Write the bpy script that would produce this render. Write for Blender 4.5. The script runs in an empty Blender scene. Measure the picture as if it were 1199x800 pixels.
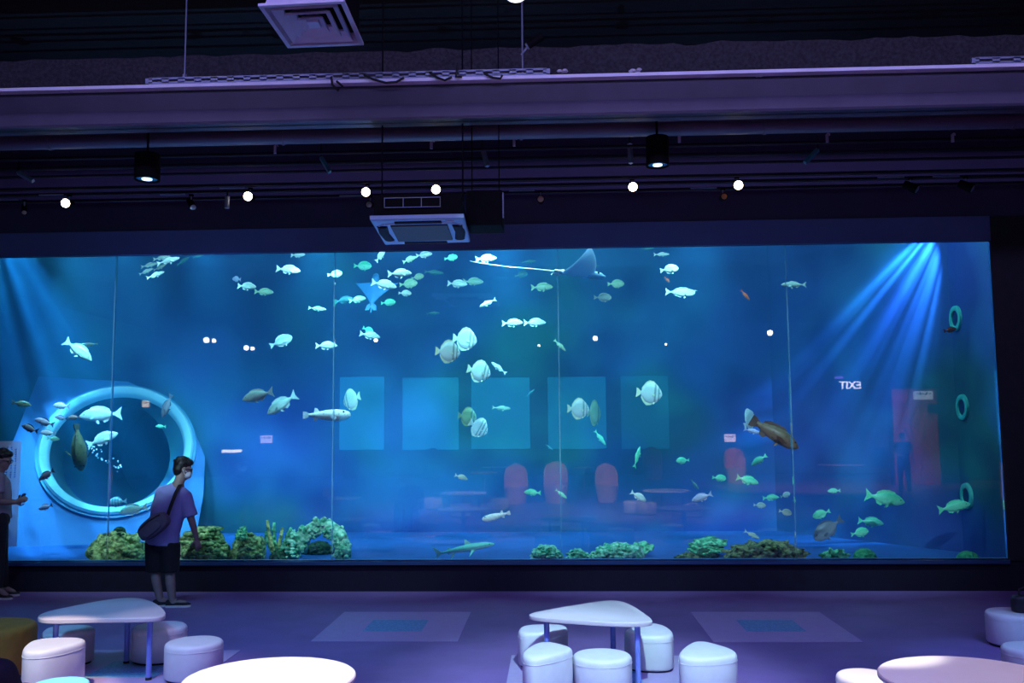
import bpy, bmesh, math, random
from mathutils import Vector, Matrix, noise
rnd = random.Random(7)
SC = bpy.context.scene
COL = SC.collection
PI = math.pi

# ------------------------------------------------------------------ camera
F, YAW, PIT, ROL, CH, CD = 1085.7369, .0428, .0969, -.0083, 1.907, 11.342
def _axes():
    cy, sy, cp, sp = math.cos(YAW), math.sin(YAW), math.cos(PIT), math.sin(PIT)
    fw = Vector((-sy*cp, cy*cp, sp)); r = Vector((cy, sy, 0)); u = r.cross(fw)
    cr, sr = math.cos(ROL), math.sin(ROL)
    return r*cr+u*sr, u*cr-r*sr, fw
RX, UX, FW = _axes()
EYE = Vector((0, -CD, CH))
def ray(px, py): return FW+RX*((px-599.5)/F)+UX*((400-py)/F)
def P(px, py, Y):
    d = ray(px, py); return EYE+d*((Y+CD)/d.y)
def G(px, py, z=0.0):
    d = ray(px, py); return EYE+d*((z-CH)/d.z)
def scale_at(p): return F/((Vector(p)-EYE).dot(FW))      # pixels per metre there

cd = bpy.data.cameras.new('camera'); cam = bpy.data.objects.new('camera', cd); COL.objects.link(cam)
cd.sensor_fit = 'HORIZONTAL'; cd.sensor_width = 36; cd.lens = F/1199*36; cd.clip_end = 200
m3 = Matrix((RX, UX, -FW)).transposed()
cam.matrix_world = Matrix.Translation(EYE) @ m3.to_4x4()
SC.camera = cam

# ------------------------------------------------------------------ scene settings
SC.view_settings.view_transform = 'Standard'
SC.view_settings.look = 'None'
SC.view_settings.exposure = 0.27
SC.view_settings.gamma = 1.0
SC.view_settings.use_curve_mapping = False
SC.cycles.use_denoising = True
try:
    SC.cycles.denoiser = 'OPENIMAGEDENOISE'
    SC.cycles.denoising_input_passes = 'RGB_ALBEDO_NORMAL'
    SC.cycles.denoising_prefilter = 'ACCURATE'
except Exception: pass
SC.cycles.max_bounces = 8; SC.cycles.diffuse_bounces = 3; SC.cycles.glossy_bounces = 3
SC.cycles.transparent_max_bounces = 16; SC.cycles.volume_bounces = 0
SC.cycles.sample_clamp_indirect = 4.0; SC.cycles.caustics_reflective = False; SC.cycles.caustics_refractive = False
w = bpy.data.worlds.new('world'); SC.world = w; w.use_nodes = True
w.node_tree.nodes['Background'].inputs[0].default_value = (.01, .01, .025, 1)
w.node_tree.nodes['Background'].inputs[1].default_value = .3

# ------------------------------------------------------------------ materials
def lin(c):
    return tuple((x/12.92 if x <= .04045 else ((x+.055)/1.055)**2.4) for x in (v/255 for v in c))+(1,)
MATS = {}
def mat(name, rgb, rough=.6, metal=0, var=.12, scale=6, bump=0, spec=.5, rgb2=None):
    if name in MATS: return MATS[name]
    m = bpy.data.materials.new(name); m.use_nodes = True; MATS[name] = m
    nt = m.node_tree; b = nt.nodes['Principled BSDF']
    b.inputs['Roughness'].default_value = rough; b.inputs['Metallic'].default_value = metal
    b.inputs['Specular IOR Level'].default_value = spec
    tc = nt.nodes.new('ShaderNodeTexCoord'); nz = nt.nodes.new('ShaderNodeTexNoise')
    nz.inputs['Scale'].default_value = scale; nz.inputs['Detail'].default_value = 5
    nt.links.new(tc.outputs['Object'], nz.inputs['Vector'])
    cr = nt.nodes.new('ShaderNodeValToRGB')
    a = lin(rgb); c2 = lin(rgb2) if rgb2 else tuple(min(1, x*(1+var)) for x in a[:3])+(1,)
    a2 = a if rgb2 else tuple(x*(1-var) for x in a[:3])+(1,)
    cr.color_ramp.elements[0].position = .35; cr.color_ramp.elements[0].color = a2
    cr.color_ramp.elements[1].position = .65; cr.color_ramp.elements[1].color = c2
    nt.links.new(nz.outputs['Fac'], cr.inputs['Fac']); nt.links.new(cr.outputs['Color'], b.inputs['Base Color'])
    if bump:
        bp = nt.nodes.new('ShaderNodeBump'); bp.inputs['Strength'].default_value = bump; bp.inputs['Distance'].default_value = .02
        nt.links.new(nz.outputs['Fac'], bp.inputs['Height']); nt.links.new(bp.outputs['Normal'], b.inputs['Normal'])
    return m
def emat(name, rgb, strength):
    if name in MATS: return MATS[name]
    m = bpy.data.materials.new(name); m.use_nodes = True; MATS[name] = m
    b = m.node_tree.nodes['Principled BSDF']
    b.inputs['Base Color'].default_value = lin(rgb)
    b.inputs['Emission Color'].default_value = lin(rgb); b.inputs['Emission Strength'].default_value = strength
    return m

# ------------------------------------------------------------------ mesh builder
class MB:
    def __init__(s): s.v = []; s.f = []; s.mi = []
    def add(s, vs, fs, mi=0):
        o = len(s.v); s.v += [tuple(v) for v in vs]
        s.f += [tuple(i+o for i in f) for f in fs]; s.mi += [mi]*len(fs); return s
    def box(s, c, d, rot=None, mi=0):
        c = Vector(c); vs = []
        for z in (-.5, .5):
            for x, y in ((-.5, -.5), (.5, -.5), (.5, .5), (-.5, .5)):
                p = Vector((x*d[0], y*d[1], z*d[2]))
                if rot is not None: p = rot @ p
                vs.append(c+p)
        return s.add(vs, [(3, 2, 1, 0), (4, 5, 6, 7), (0, 1, 5, 4), (1, 2, 6, 5), (2, 3, 7, 6), (3, 0, 4, 7)], mi)
    def rings(s, rings, mi=0, close=True, loop=False):
        n = len(rings[0]); vs = [p for r in rings for p in r]; fs = []
        m = len(rings)
        for i in range(m if loop else m-1):
            a, b = i*n, ((i+1) % m)*n
            for j in range(n):
                k = (j+1) % n; fs.append((a+j, a+k, b+k, b+j))
        if close and not loop:
            fs.append(tuple(range(n-1, -1, -1))); fs.append(tuple((m-1)*n+j for j in range(n)))
        return s.add(vs, fs, mi)
    def tube(s, pts, rad, seg=10, mi=0, caps=True, flat=1.0, up=None):
        pts = [Vector(p) for p in pts]
        if not hasattr(rad, '__len__'): rad = [rad]*len(pts)
        rs = []; prev = None
        for i, p in enumerate(pts):
            t = (pts[min(i+1, len(pts)-1)]-pts[max(i-1, 0)])
            if t.length < 1e-9: t = Vector((0, 0, 1))
            t.normalize()
            if prev is None:
                a = Vector(up) if up is not None else (Vector((0, 0, 1)) if abs(t.z) < .9 else Vector((1, 0, 0)))
            else: a = prev
            a = a-t*a.dot(t)
            if a.length < 1e-6: a = t.orthogonal()
            a.normalize(); prev = a; b = t.cross(a)
            rs.append([p+a*(rad[i]*math.cos(q))+b*(rad[i]*flat*math.sin(q)) for q in (2*PI*j/seg for j in range(seg))])
        return s.rings(rs, mi, caps)
    def lathe(s, prof, c=(0, 0, 0), seg=40, mi=0, closed=False):
        c = Vector(c)
        rs = [[c+Vector((r*math.cos(2*PI*j/seg), r*math.sin(2*PI*j/seg), z)) for j in range(seg)] for r, z in prof]
        return s.rings(rs, mi, not closed, closed)
    def prism(s, poly, z0, z1, mi=0, inset=0, tf=None):
        n = len(poly)
        cx = sum(p[0] for p in poly)/n; cy = sum(p[1] for p in poly)/n
        lay = []
        if inset:
            q = lambda k: [(cx+(p[0]-cx)*(1-k), cy+(p[1]-cy)*(1-k)) for p in poly]
            R = inset; D = max(math.hypot(p[0]-cx, p[1]-cy) for p in poly)
            for t in (0, .3, .6, 1): lay.append((q(R/D*(1-math.sin(t*PI/2))), z0+R*.5*(1-math.cos(t*PI/2))))
            for t in (0, .25, .5, .75, 1): lay.append((q(R/D*(1-math.cos(t*PI/2))), z1-R*(1-math.sin(t*PI/2))))
            lay.append((q(R/D*1.6), z1+.003))
        else: lay = [(poly, z0), (poly, z1)]
        rs = [[Vector((x, y, z)) for x, y in pl] for pl, z in lay]
        if tf: rs = [[tf(p) for p in r] for r in rs]
        return s.rings(rs, mi)
    def ball(s, c, r, seg=14, rg=9, mi=0, rot=None):
        c = Vector(c); r = (r, r, r) if not hasattr(r, '__len__') else r
        rs = []
        for i in range(rg+1):
            a = -PI/2+PI*i/rg; a = max(-PI/2+.02, min(PI/2-.02, a))
            ring = []
            for j in range(seg):
                q = Vector((r[0]*math.cos(a)*math.cos(2*PI*j/seg), r[1]*math.cos(a)*math.sin(2*PI*j/seg), r[2]*math.sin(a)))
                if rot is not None: q = rot @ q
                ring.append(c+q)
            rs.append(ring)
        return s.rings(rs, mi)
    def capsule(s, a, b, ra, rb, seg=14, flat=1.0, up=None):
        a, b = Vector(a), Vector(b); t = (b-a)
        L = t.length; t = t/L if L > 1e-9 else Vector((0, 0, 1))
        pts, rr = [], []
        for k in (1, .8, .45, 0): pts.append(a-t*ra*math.sin(k*PI/2)); rr.append(max(ra*math.cos(k*PI/2), ra*.06))
        for k in (0, .45, .8, 1): pts.append(b+t*rb*math.sin(k*PI/2)); rr.append(max(rb*math.cos(k*PI/2), rb*.06))
        return s.tube(pts, rr, seg, flat=flat, up=up)
    def chain(s, pts, rad, flat=1.0, up=None):
        for i in range(len(pts)-1): s.capsule(pts[i], pts[i+1], rad[i], rad[i+1], flat=flat, up=up)
        return s
    def mesh(s, name, mats, smooth=True, angle=40):
        me = bpy.data.meshes.new(name); me.from_pydata(s.v, [], s.f)
        for m in (mats if isinstance(mats, (list, tuple)) else [mats]): me.materials.append(m)
        me.polygons.foreach_set('material_index', s.mi)
        bm = bmesh.new(); bm.from_mesh(me); bmesh.ops.recalc_face_normals(bm, faces=bm.faces); bm.to_mesh(me); bm.free()
        if smooth:
            me.polygons.foreach_set('use_smooth', [True]*len(me.polygons))
            try: me.set_sharp_from_angle(angle=math.radians(angle))
            except Exception: pass
        me.update(); return me
    def build(s, name, mats, parent=None, smooth=True, angle=40, bevel=0, remesh=0, it=4):
        o = bpy.data.objects.new(name, s.mesh(name, mats, smooth, angle)); COL.objects.link(o)
        if parent is not None: o.parent = parent
        if bevel:
            b = o.modifiers.new('bevel', 'BEVEL'); b.width = bevel; b.segments = 2; b.limit_method = 'ANGLE'
        if remesh:
            r = o.modifiers.new('remesh', 'REMESH'); r.mode = 'VOXEL'; r.voxel_size = remesh; r.use_smooth_shade = True
            q = o.modifiers.new('smooth', 'SMOOTH'); q.factor = .5; q.iterations = it
        return o
def thing(name, label, cat, loc=(0, 0, 0), rz=0, group=None):
    o = bpy.data.objects.new(name, None); COL.objects.link(o); o.location = loc; o.rotation_euler = (0, 0, rz)
    o.empty_display_size = .1
    return tag(o, label, cat, group)
def tag(o, label, cat, group=None):
    o['label'] = label; o['category'] = cat
    if group: o['group'] = group
    return o
def struct(o): o['kind'] = 'structure'; return o
def stuff(o, label=None, cat=None):
    o['kind'] = 'stuff'
    if label: o['label'] = label; o['category'] = cat
    return o
def dup(root, loc=None, rz=None, label=None, group=None):
    r = root.copy(); COL.objects.link(r)
    if loc is not None: r.location = loc
    if rz is not None: r.rotation_euler = (0, 0, rz)
    if label: r['label'] = label
    if group: r['group'] = group
    for ch in list(root.children):
        c = ch.copy(); COL.objects.link(c); c.parent = r
        for g in list(ch.children):
            d = g.copy(); COL.objects.link(d); d.parent = c
    return r
def boxobj(name, lo, hi, m, bevel=0):
    c = [(a+b)/2 for a, b in zip(lo, hi)]; d = [b-a for a, b in zip(lo, hi)]
    return MB().box(c, d).build(name, m, smooth=False, bevel=bevel)
def light(name, kind, loc, energy, rgb, target=None, size=.3, size_y=None, spot=60, blend=.6):
    l = bpy.data.lights.new(name, kind); o = bpy.data.objects.new(name, l); COL.objects.link(o)
    o.location = loc; l.energy = energy; l.color = rgb
    if kind == 'AREA':
        l.size = size
        if size_y: l.shape = 'RECTANGLE'; l.size_y = size_y
    elif kind == 'SPOT':
        l.spot_size = math.radians(spot); l.spot_blend = blend; l.shadow_soft_size = size
    else: l.shadow_soft_size = size
    if target is not None:
        o.rotation_euler = (Vector(target)-Vector(loc)).to_track_quat('-Z', 'Y').to_euler()
    return o

# ------------------------------------------------------------------ room shell
ZF = .29
ZB, ZT, XR, XL, TD = .352, 4.165, 5.336, -9.6, 3.9      # glass bottom, top, right edge, left edge, tank depth
m_floor = mat('floor_vinyl', (130, 98, 160), .45, var=.1, scale=2.2, bump=.02)
m_black = mat('black_paint', (30, 28, 38), .8, var=.2)
m_navy = mat('navy_paint', (58, 52, 86), .7, var=.06, scale=3)
m_base = mat('plinth_paint', (34, 28, 46), .8, var=.08, spec=.2)
m_lintel = mat('lintel_paint', (84, 98, 150), .6, var=.05, scale=2)
m_ceil = mat('ceiling_paint', (10, 9, 13), .9, var=.4, scale=9, bump=.4)
struct(boxobj('floor', (-18, -29.5, -.12), (16, 0, 0), m_floor))
struct(boxobj('ceiling', (-18, -29.5, 6.6), (16, .4, 6.8), m_ceil))
struct(boxobj('wall_front', (-18, 0, 4.47), (16, .05, 6.6), m_navy))
struct(boxobj('wall_front', (-18, 0, -.12), (16, .04, ZB), m_base))
struct(boxobj('wall_front', (XR, -.02, ZB), (16, .05, 4.47), m_black))
struct(boxobj('wall_front', (-18, 0, ZB), (XL, .4, 4.47), m_black))
struct(boxobj('trim_1', (XL, -.03, ZT), (XR, .05, 4.47), m_lintel))
struct(boxobj('wall_left', (-18.2, -29.5, -.12), (-18, .4, 6.6), m_black))
struct(boxobj('wall_right', (16, -29.5, -.12), (16.2, .4, 6.6), m_black))
struct(boxobj('wall_back', (-18, -29.7, -.12), (16, -29.5, 6.6), mat('rear_wall_paint', (90, 84, 110), .7)))

# ------------------------------------------------------------------ tank
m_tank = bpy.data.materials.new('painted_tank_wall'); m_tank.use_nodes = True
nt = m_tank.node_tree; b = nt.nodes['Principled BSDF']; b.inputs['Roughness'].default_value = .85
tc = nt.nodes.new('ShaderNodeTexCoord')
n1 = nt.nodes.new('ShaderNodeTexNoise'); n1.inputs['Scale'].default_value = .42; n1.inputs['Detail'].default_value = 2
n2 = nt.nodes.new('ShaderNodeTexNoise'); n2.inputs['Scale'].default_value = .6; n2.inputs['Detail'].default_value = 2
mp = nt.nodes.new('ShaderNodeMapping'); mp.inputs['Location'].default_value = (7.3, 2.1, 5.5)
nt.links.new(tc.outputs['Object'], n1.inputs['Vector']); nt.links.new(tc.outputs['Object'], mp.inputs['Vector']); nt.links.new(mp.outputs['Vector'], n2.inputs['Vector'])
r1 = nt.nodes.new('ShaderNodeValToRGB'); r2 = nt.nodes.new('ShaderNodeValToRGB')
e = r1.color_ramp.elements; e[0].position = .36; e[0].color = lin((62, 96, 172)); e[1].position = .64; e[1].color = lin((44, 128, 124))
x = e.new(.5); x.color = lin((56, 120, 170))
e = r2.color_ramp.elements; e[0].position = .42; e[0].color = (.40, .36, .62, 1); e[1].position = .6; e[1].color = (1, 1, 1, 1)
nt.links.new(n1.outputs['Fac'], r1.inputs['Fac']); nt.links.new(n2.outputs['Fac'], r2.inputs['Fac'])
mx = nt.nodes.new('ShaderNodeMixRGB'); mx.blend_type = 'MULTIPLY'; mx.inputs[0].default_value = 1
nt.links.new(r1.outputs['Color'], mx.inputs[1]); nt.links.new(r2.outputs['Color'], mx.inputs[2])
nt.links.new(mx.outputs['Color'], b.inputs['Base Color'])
m_tfloor = mat('tank_floor_paint', (40, 92, 160), .7, var=.1, scale=3)
TZ = 5.3
struct(boxobj('floor', (XL-.3, .04, ZF-.1), (XR+.1, TD+.2, ZF), m_tfloor))
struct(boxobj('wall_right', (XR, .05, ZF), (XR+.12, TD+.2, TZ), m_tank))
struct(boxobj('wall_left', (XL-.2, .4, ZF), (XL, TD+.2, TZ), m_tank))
# rear wall, cut away behind the tilted ring; the ring stands in an inclined facet of the wall
RC = P(138, 527, 3.2); RR = 1.0
AL, TAU = math.radians(31), math.radians(34)
E1 = Vector((math.cos(AL), 0, -math.sin(AL))); E2 = Vector((math.sin(AL)*math.cos(TAU), math.sin(TAU), math.cos(AL)*math.cos(TAU)))
EN = E1.cross(E2); EN = EN if EN.y < 0 else -EN
def onring(px, py):
    d = ray(px, py); return EYE+d*((RC-EYE).dot(EN)/d.dot(EN))
def rpt(r, a, h=0): return RC+E1*(r*math.cos(a))+E2*(r*math.sin(a))+EN*h
HC, HR = P(134, 538, TD), .95
def plate_with_hole(poly, hole, name, m, back):
    """flat polygon (3-D points) with a round hole, given some depth along `back`"""
    c = sum(hole, Vector())/len(hole); n = len(hole); u = (hole[0]-c).normalized(); nrm = (hole[0]-c).cross(hole[n//4]-c).normalized(); v = nrm.cross(u)
    P2 = [((q-c).dot(u), (q-c).dot(v)) for q in poly]
    def edge(ang):
        d = (math.cos(ang), math.sin(ang)); best = 99
        for a, e in zip(P2, P2[1:]+P2[:1]):
            ex, ey = e[0]-a[0], e[1]-a[1]; det = -d[0]*ey+d[1]*ex
            if abs(det) < 1e-9: continue
            k = (-a[0]*ey+a[1]*ex)/det; t_ = (d[0]*a[1]-d[1]*a[0])/det
            if k > 0 and -1e-6 <= t_ <= 1+1e-6: best = min(best, k)
        return best
    R = (hole[0]-c).length
    angs = sorted([2*PI*i/72 for i in range(72)]+[math.atan2(y, x) % (2*PI) for x, y in P2])
    b = MB(); rs = []
    for a in angs:
        d = u*math.cos(a)+v*math.sin(a); k = max(edge(a), R+.03)
        rs.append([c+d*R+back, c+d*k+back, c+d*k, c+d*R])
    b.rings(rs, loop=True); return b.build(name, m, smooth=False)
hole = [Vector((HC.x+HR*math.cos(2*PI*i/64), TD, HC.z+HR*math.sin(2*PI*i/64))) for i in range(64)]
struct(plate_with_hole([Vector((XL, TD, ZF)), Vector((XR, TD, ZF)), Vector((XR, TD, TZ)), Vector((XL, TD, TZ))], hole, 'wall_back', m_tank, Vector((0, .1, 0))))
pp = [onring(x, y) for x, y in ((45, 441), (98, 444), (150, 447), (190, 465), (226, 500), (240, 535), (238, 580), (226, 646), (-60, 646), (-40, 600), (16, 515))]
struct(plate_with_hole(pp, [rpt(RR, 2*PI*i/64) for i in range(64)], 'tank_facet', mat('pale_blue_panel', (46, 108, 172), .6, var=.05, scale=2), -EN*.04))
seg = 48; b = MB()
ANG = [2*PI*j/seg for j in range(seg)]
rs = [[rpt(1.0, a, -.02) for a in ANG]]+[[Vector((HC.x+HR*math.cos(a)*.97, TD+y, HC.z+HR*math.sin(a)*.97)) for a in ANG] for y in (.05, 2.2)]
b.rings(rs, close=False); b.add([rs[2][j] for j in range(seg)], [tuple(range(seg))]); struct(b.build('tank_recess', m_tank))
# acrylic ring
m_ring = mat('pale_acrylic', (170, 220, 230), .25, var=.04, scale=2)
t = thing('viewing_ring', 'big round pale acrylic ring set into the tank wall around a dark opening', 'viewing ring', RC)
seg = 72; ANG = [2*PI*j/seg for j in range(seg)]
b = MB(); prof = [(.985, -.03), (1.12, .01), (1.14, .03), (1.14, .08), (1.11, .11), (1.03, .09), (1.0, .05)]
b.rings([[rpt(r, a, h)-RC for r, h in prof] for a in ANG], loop=True); b.build('collar', m_ring, t)
b = MB(); prof = [(1.14, .01), (1.18, .01), (1.18, .05), (1.14, .05)]
b.rings([[rpt(r, a, h)-RC for r, h in prof] for a in ANG], loop=True); b.build('flange', mat('blue_flange', (60, 150, 190), .4), t)

# glass panes
m_glass = bpy.data.materials.new('aquarium_glass'); m_glass.use_nodes = True
nt = m_glass.node_tree; nt.nodes.remove(nt.nodes['Principled BSDF'])
fr = nt.nodes.new('ShaderNodeFresnel'); fr.inputs[0].default_value = 1.5
tr = nt.nodes.new('ShaderNodeBsdfTransparent'); tr.inputs[0].default_value = (.97, .985, 1, 1)
gl = nt.nodes.new('ShaderNodeBsdfGlossy'); gl.inputs['Roughness'].default_value = 0
ms = nt.nodes.new('ShaderNodeMixShader')
nt.links.new(fr.outputs[0], ms.inputs[0]); nt.links.new(tr.outputs[0], ms.inputs[1]); nt.links.new(gl.outputs[0], ms.inputs[2])
nt.links.new(ms.outputs[0], nt.nodes['Material Output'].inputs['Surface'])
m_seam = bpy.data.materials.new('pane_seam'); m_seam.use_nodes = True
nt = m_seam.node_tree; pb = nt.nodes['Principled BSDF']; pb.inputs['Base Color'].default_value = lin((150, 190, 210)); pb.inputs['Roughness'].default_value = .3
pb.inputs['Alpha'].default_value = .13
XS = [XL, -5.491, -2.701, .088, 2.878, XR]
for i in range(5):
    struct(boxobj('window_%d' % (i+1), (XS[i]+.008, .0, ZB), (XS[i+1]-.008, .04, ZT), m_glass))
    if i: struct(boxobj('trim_%d' % (i+1), (XS[i]-.007, .004, ZB), (XS[i]+.007, .036, ZT), m_seam))
struct(boxobj('trim_6', (XL, -.035, ZB-.035), (XR, .0, ZB+.004), mat('sill_metal', (40, 60, 110), .35, var=.05)))
struct(boxobj('trim_7', (XL, .045, ZF), (XR, .09, ZB+.02), mat('pale_blue_sill', (110, 150, 200), .5)))
# water
m_water = bpy.data.materials.new('sea_water'); m_water.use_nodes = True
nt = m_water.node_tree; nt.nodes.remove(nt.nodes['Principled BSDF'])
vs_ = nt.nodes.new('ShaderNodeVolumeScatter'); vs_.inputs['Color'].default_value = (.08, .52, 1, 1); vs_.inputs['Density'].default_value = .06; vs_.inputs['Anisotropy'].default_value = .2
va = nt.nodes.new('ShaderNodeVolumeAbsorption'); va.inputs['Color'].default_value = (.05, .62, .95, 1); va.inputs['Density'].default_value = .10
ad = nt.nodes.new('ShaderNodeAddShader')
nt.links.new(vs_.outputs[0], ad.inputs[0]); nt.links.new(va.outputs[0], ad.inputs[1])
nt.links.new(ad.outputs[0], nt.nodes['Material Output'].inputs['Volume'])
WZ = 4.62
o = boxobj('water', (XL+.02, .1, ZF+.005), (XR-.01, TD-.02, WZ-.01), m_water); struct(o)
m_surf = bpy.data.materials.new('water_surface'); m_surf.use_nodes = True
nt = m_surf.node_tree; nt.nodes.remove(nt.nodes['Principled BSDF'])
tr = nt.nodes.new('ShaderNodeBsdfTransparent'); tr.inputs[0].default_value = (.8, .95, 1, 1)
gl = nt.nodes.new('ShaderNodeBsdfGlossy'); gl.inputs['Roughness'].default_value = .05; gl.inputs['Color'].default_value = (.75, .9, 1, 1)
ms = nt.nodes.new('ShaderNodeMixShader'); ms.inputs[0].default_value = .3
nz = nt.nodes.new('ShaderNodeTexNoise'); nz.inputs['Scale'].default_value = 2.5; bp = nt.nodes.new('ShaderNodeBump'); bp.inputs['Strength'].default_value = .5; bp.inputs['Distance'].default_value = .1
tc = nt.nodes.new('ShaderNodeTexCoord'); nt.links.new(tc.outputs['Object'], nz.inputs['Vector'])
nt.links.new(nz.outputs['Fac'], bp.inputs['Height']); nt.links.new(bp.outputs['Normal'], gl.inputs['Normal'])
nt.links.new(tr.outputs[0], ms.inputs[1]); nt.links.new(gl.outputs[0], ms.inputs[2]); nt.links.new(ms.outputs[0], nt.nodes['Material Output'].inputs['Surface'])
b = MB(); b.add([(XL, .05, WZ), (XR, .05, WZ), (XR, TD, WZ), (XL, TD, WZ)], [(0, 1, 2, 3)])
struct(b.build('water_surface', m_surf, smooth=False))
struct(boxobj('ceiling', (XL-.3, .4, 5.6), (XR+.3, TD+.4, 5.7), m_black))
# slanting facet in the far right-hand corner
fa, fb = Vector((XR, 1.2)), Vector((P(905, 500, TD).x, TD)); fd = (fb-fa); fl = fd.length
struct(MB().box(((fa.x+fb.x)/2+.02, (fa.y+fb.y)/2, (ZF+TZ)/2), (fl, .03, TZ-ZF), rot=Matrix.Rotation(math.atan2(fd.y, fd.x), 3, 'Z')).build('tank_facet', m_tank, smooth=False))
# three round fittings on the right-hand tank wall
for i, (px, py, lab) in enumerate(((1120, 373, 'uppermost of three round green-rimmed ports on the tank side wall'),
                                   (1128, 477, 'middle one of three round green-rimmed ports on the tank side wall'),
                                   (1133, 581, 'lowest of three round green-rimmed ports, a fish nosing at it'))):
    d = ray(px, py); q = EYE+d*((XR-EYE.x)/d.x)
    t = thing('wall_port', lab, 'porthole', (XR, q.y, q.z), group='ports on the tank side wall')
    b = MB(); seg = 28
    rs = [[Vector((x, r*math.cos(2*PI*j/seg), r*math.sin(2*PI*j/seg))) for x, r in ((0, .17), (-.03, .165), (-.04, .14), (-.03, .105), (0, .1))] for j in range(seg)]
    b.rings(rs, loop=True); b.build('rim', mat('green_plastic', (70, 190, 170), .4), t)
    b = MB(); b.rings([[Vector((x, r*math.cos(2*PI*j/seg), r*math.sin(2*PI*j/seg))) for j in range(seg)] for r, x in ((.104, -.002), (.104, -.014), (.03, -.02))])
    b.build('cover', mat('dark_cover', (20, 40, 80), .4), t)
# ------------------------------------------------------------------ fish
def fishmat(name, back, belly, fin, band=None, spots=False, split=.0, soft=.1):
    m = bpy.data.materials.new(name); m.use_nodes = True
    nt = m.node_tree; b = nt.nodes['Principled BSDF']; b.inputs['Roughness'].default_value = .38
    tc = nt.nodes.new('ShaderNodeTexCoord'); sx = nt.nodes.new('ShaderNodeSeparateXYZ'); nt.links.new(tc.outputs['Object'], sx.inputs[0])
    mr = nt.nodes.new('ShaderNodeMapRange'); mr.inputs[1].default_value = split-soft; mr.inputs[2].default_value = split+soft
    nt.links.new(sx.outputs['Z'], mr.inputs[0])
    nz = nt.nodes.new('ShaderNodeTexNoise'); nz.inputs['Scale'].default_value = 22; nt.links.new(tc.outputs['Object'], nz.inputs['Vector'])
    mx = nt.nodes.new('ShaderNodeMixRGB'); mx.inputs[1].default_value = lin(belly); mx.inputs[2].default_value = lin(back)
    nt.links.new(mr.outputs[0], mx.inputs[0]); last = mx.outputs[0]
    def ramp_mult(src, stops):
        nonlocal last
        cr = nt.nodes.new('ShaderNodeValToRGB'); el = cr.color_ramp.elements
        el[0].position = stops[0][0]; el[0].color = (stops[0][1],)*3+(1,); el[1].position = stops[1][0]; el[1].color = (stops[1][1],)*3+(1,)
        for p, v in stops[2:]:
            x = el.new(p); x.color = (v,)*3+(1,)
        nt.links.new(src, cr.inputs[0])
        mm = nt.nodes.new('ShaderNodeMixRGB'); mm.blend_type = 'MULTIPLY'; mm.inputs[0].default_value = 1
        nt.links.new(last, mm.inputs[1]); nt.links.new(cr.outputs[0], mm.inputs[2]); last = mm.outputs[0]
    ramp_mult(nz.outputs['Fac'], [(.3, .82), (.7, 1.0)])
    if band:
        ad = nt.nodes.new('ShaderNodeMath'); ad.inputs[1].default_value = .5; nt.links.new(sx.outputs['X'], ad.inputs[0])
        st = []
        for c, hw, v in band: st += [(c-hw-.02, 1), (c-hw+.01, v), (c+hw-.01, v), (c+hw+.02, 1)]
        st.sort(); ramp_mult(ad.outputs[0], st)
    if spots:
        vo = nt.nodes.new('ShaderNodeTexVoronoi'); vo.inputs['Scale'].default_value = 14; nt.links.new(tc.outputs['Object'], vo.inputs['Vector'])
        ramp_mult(vo.outputs['Distance'], [(.22, spots if spots is not True else .45), (.34, 1)])
    nt.links.new(last, b.inputs['Base Color'])
    f = mat(name+'_fin', fin, .5, var=.15, scale=20)
    return [m, f]
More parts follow.
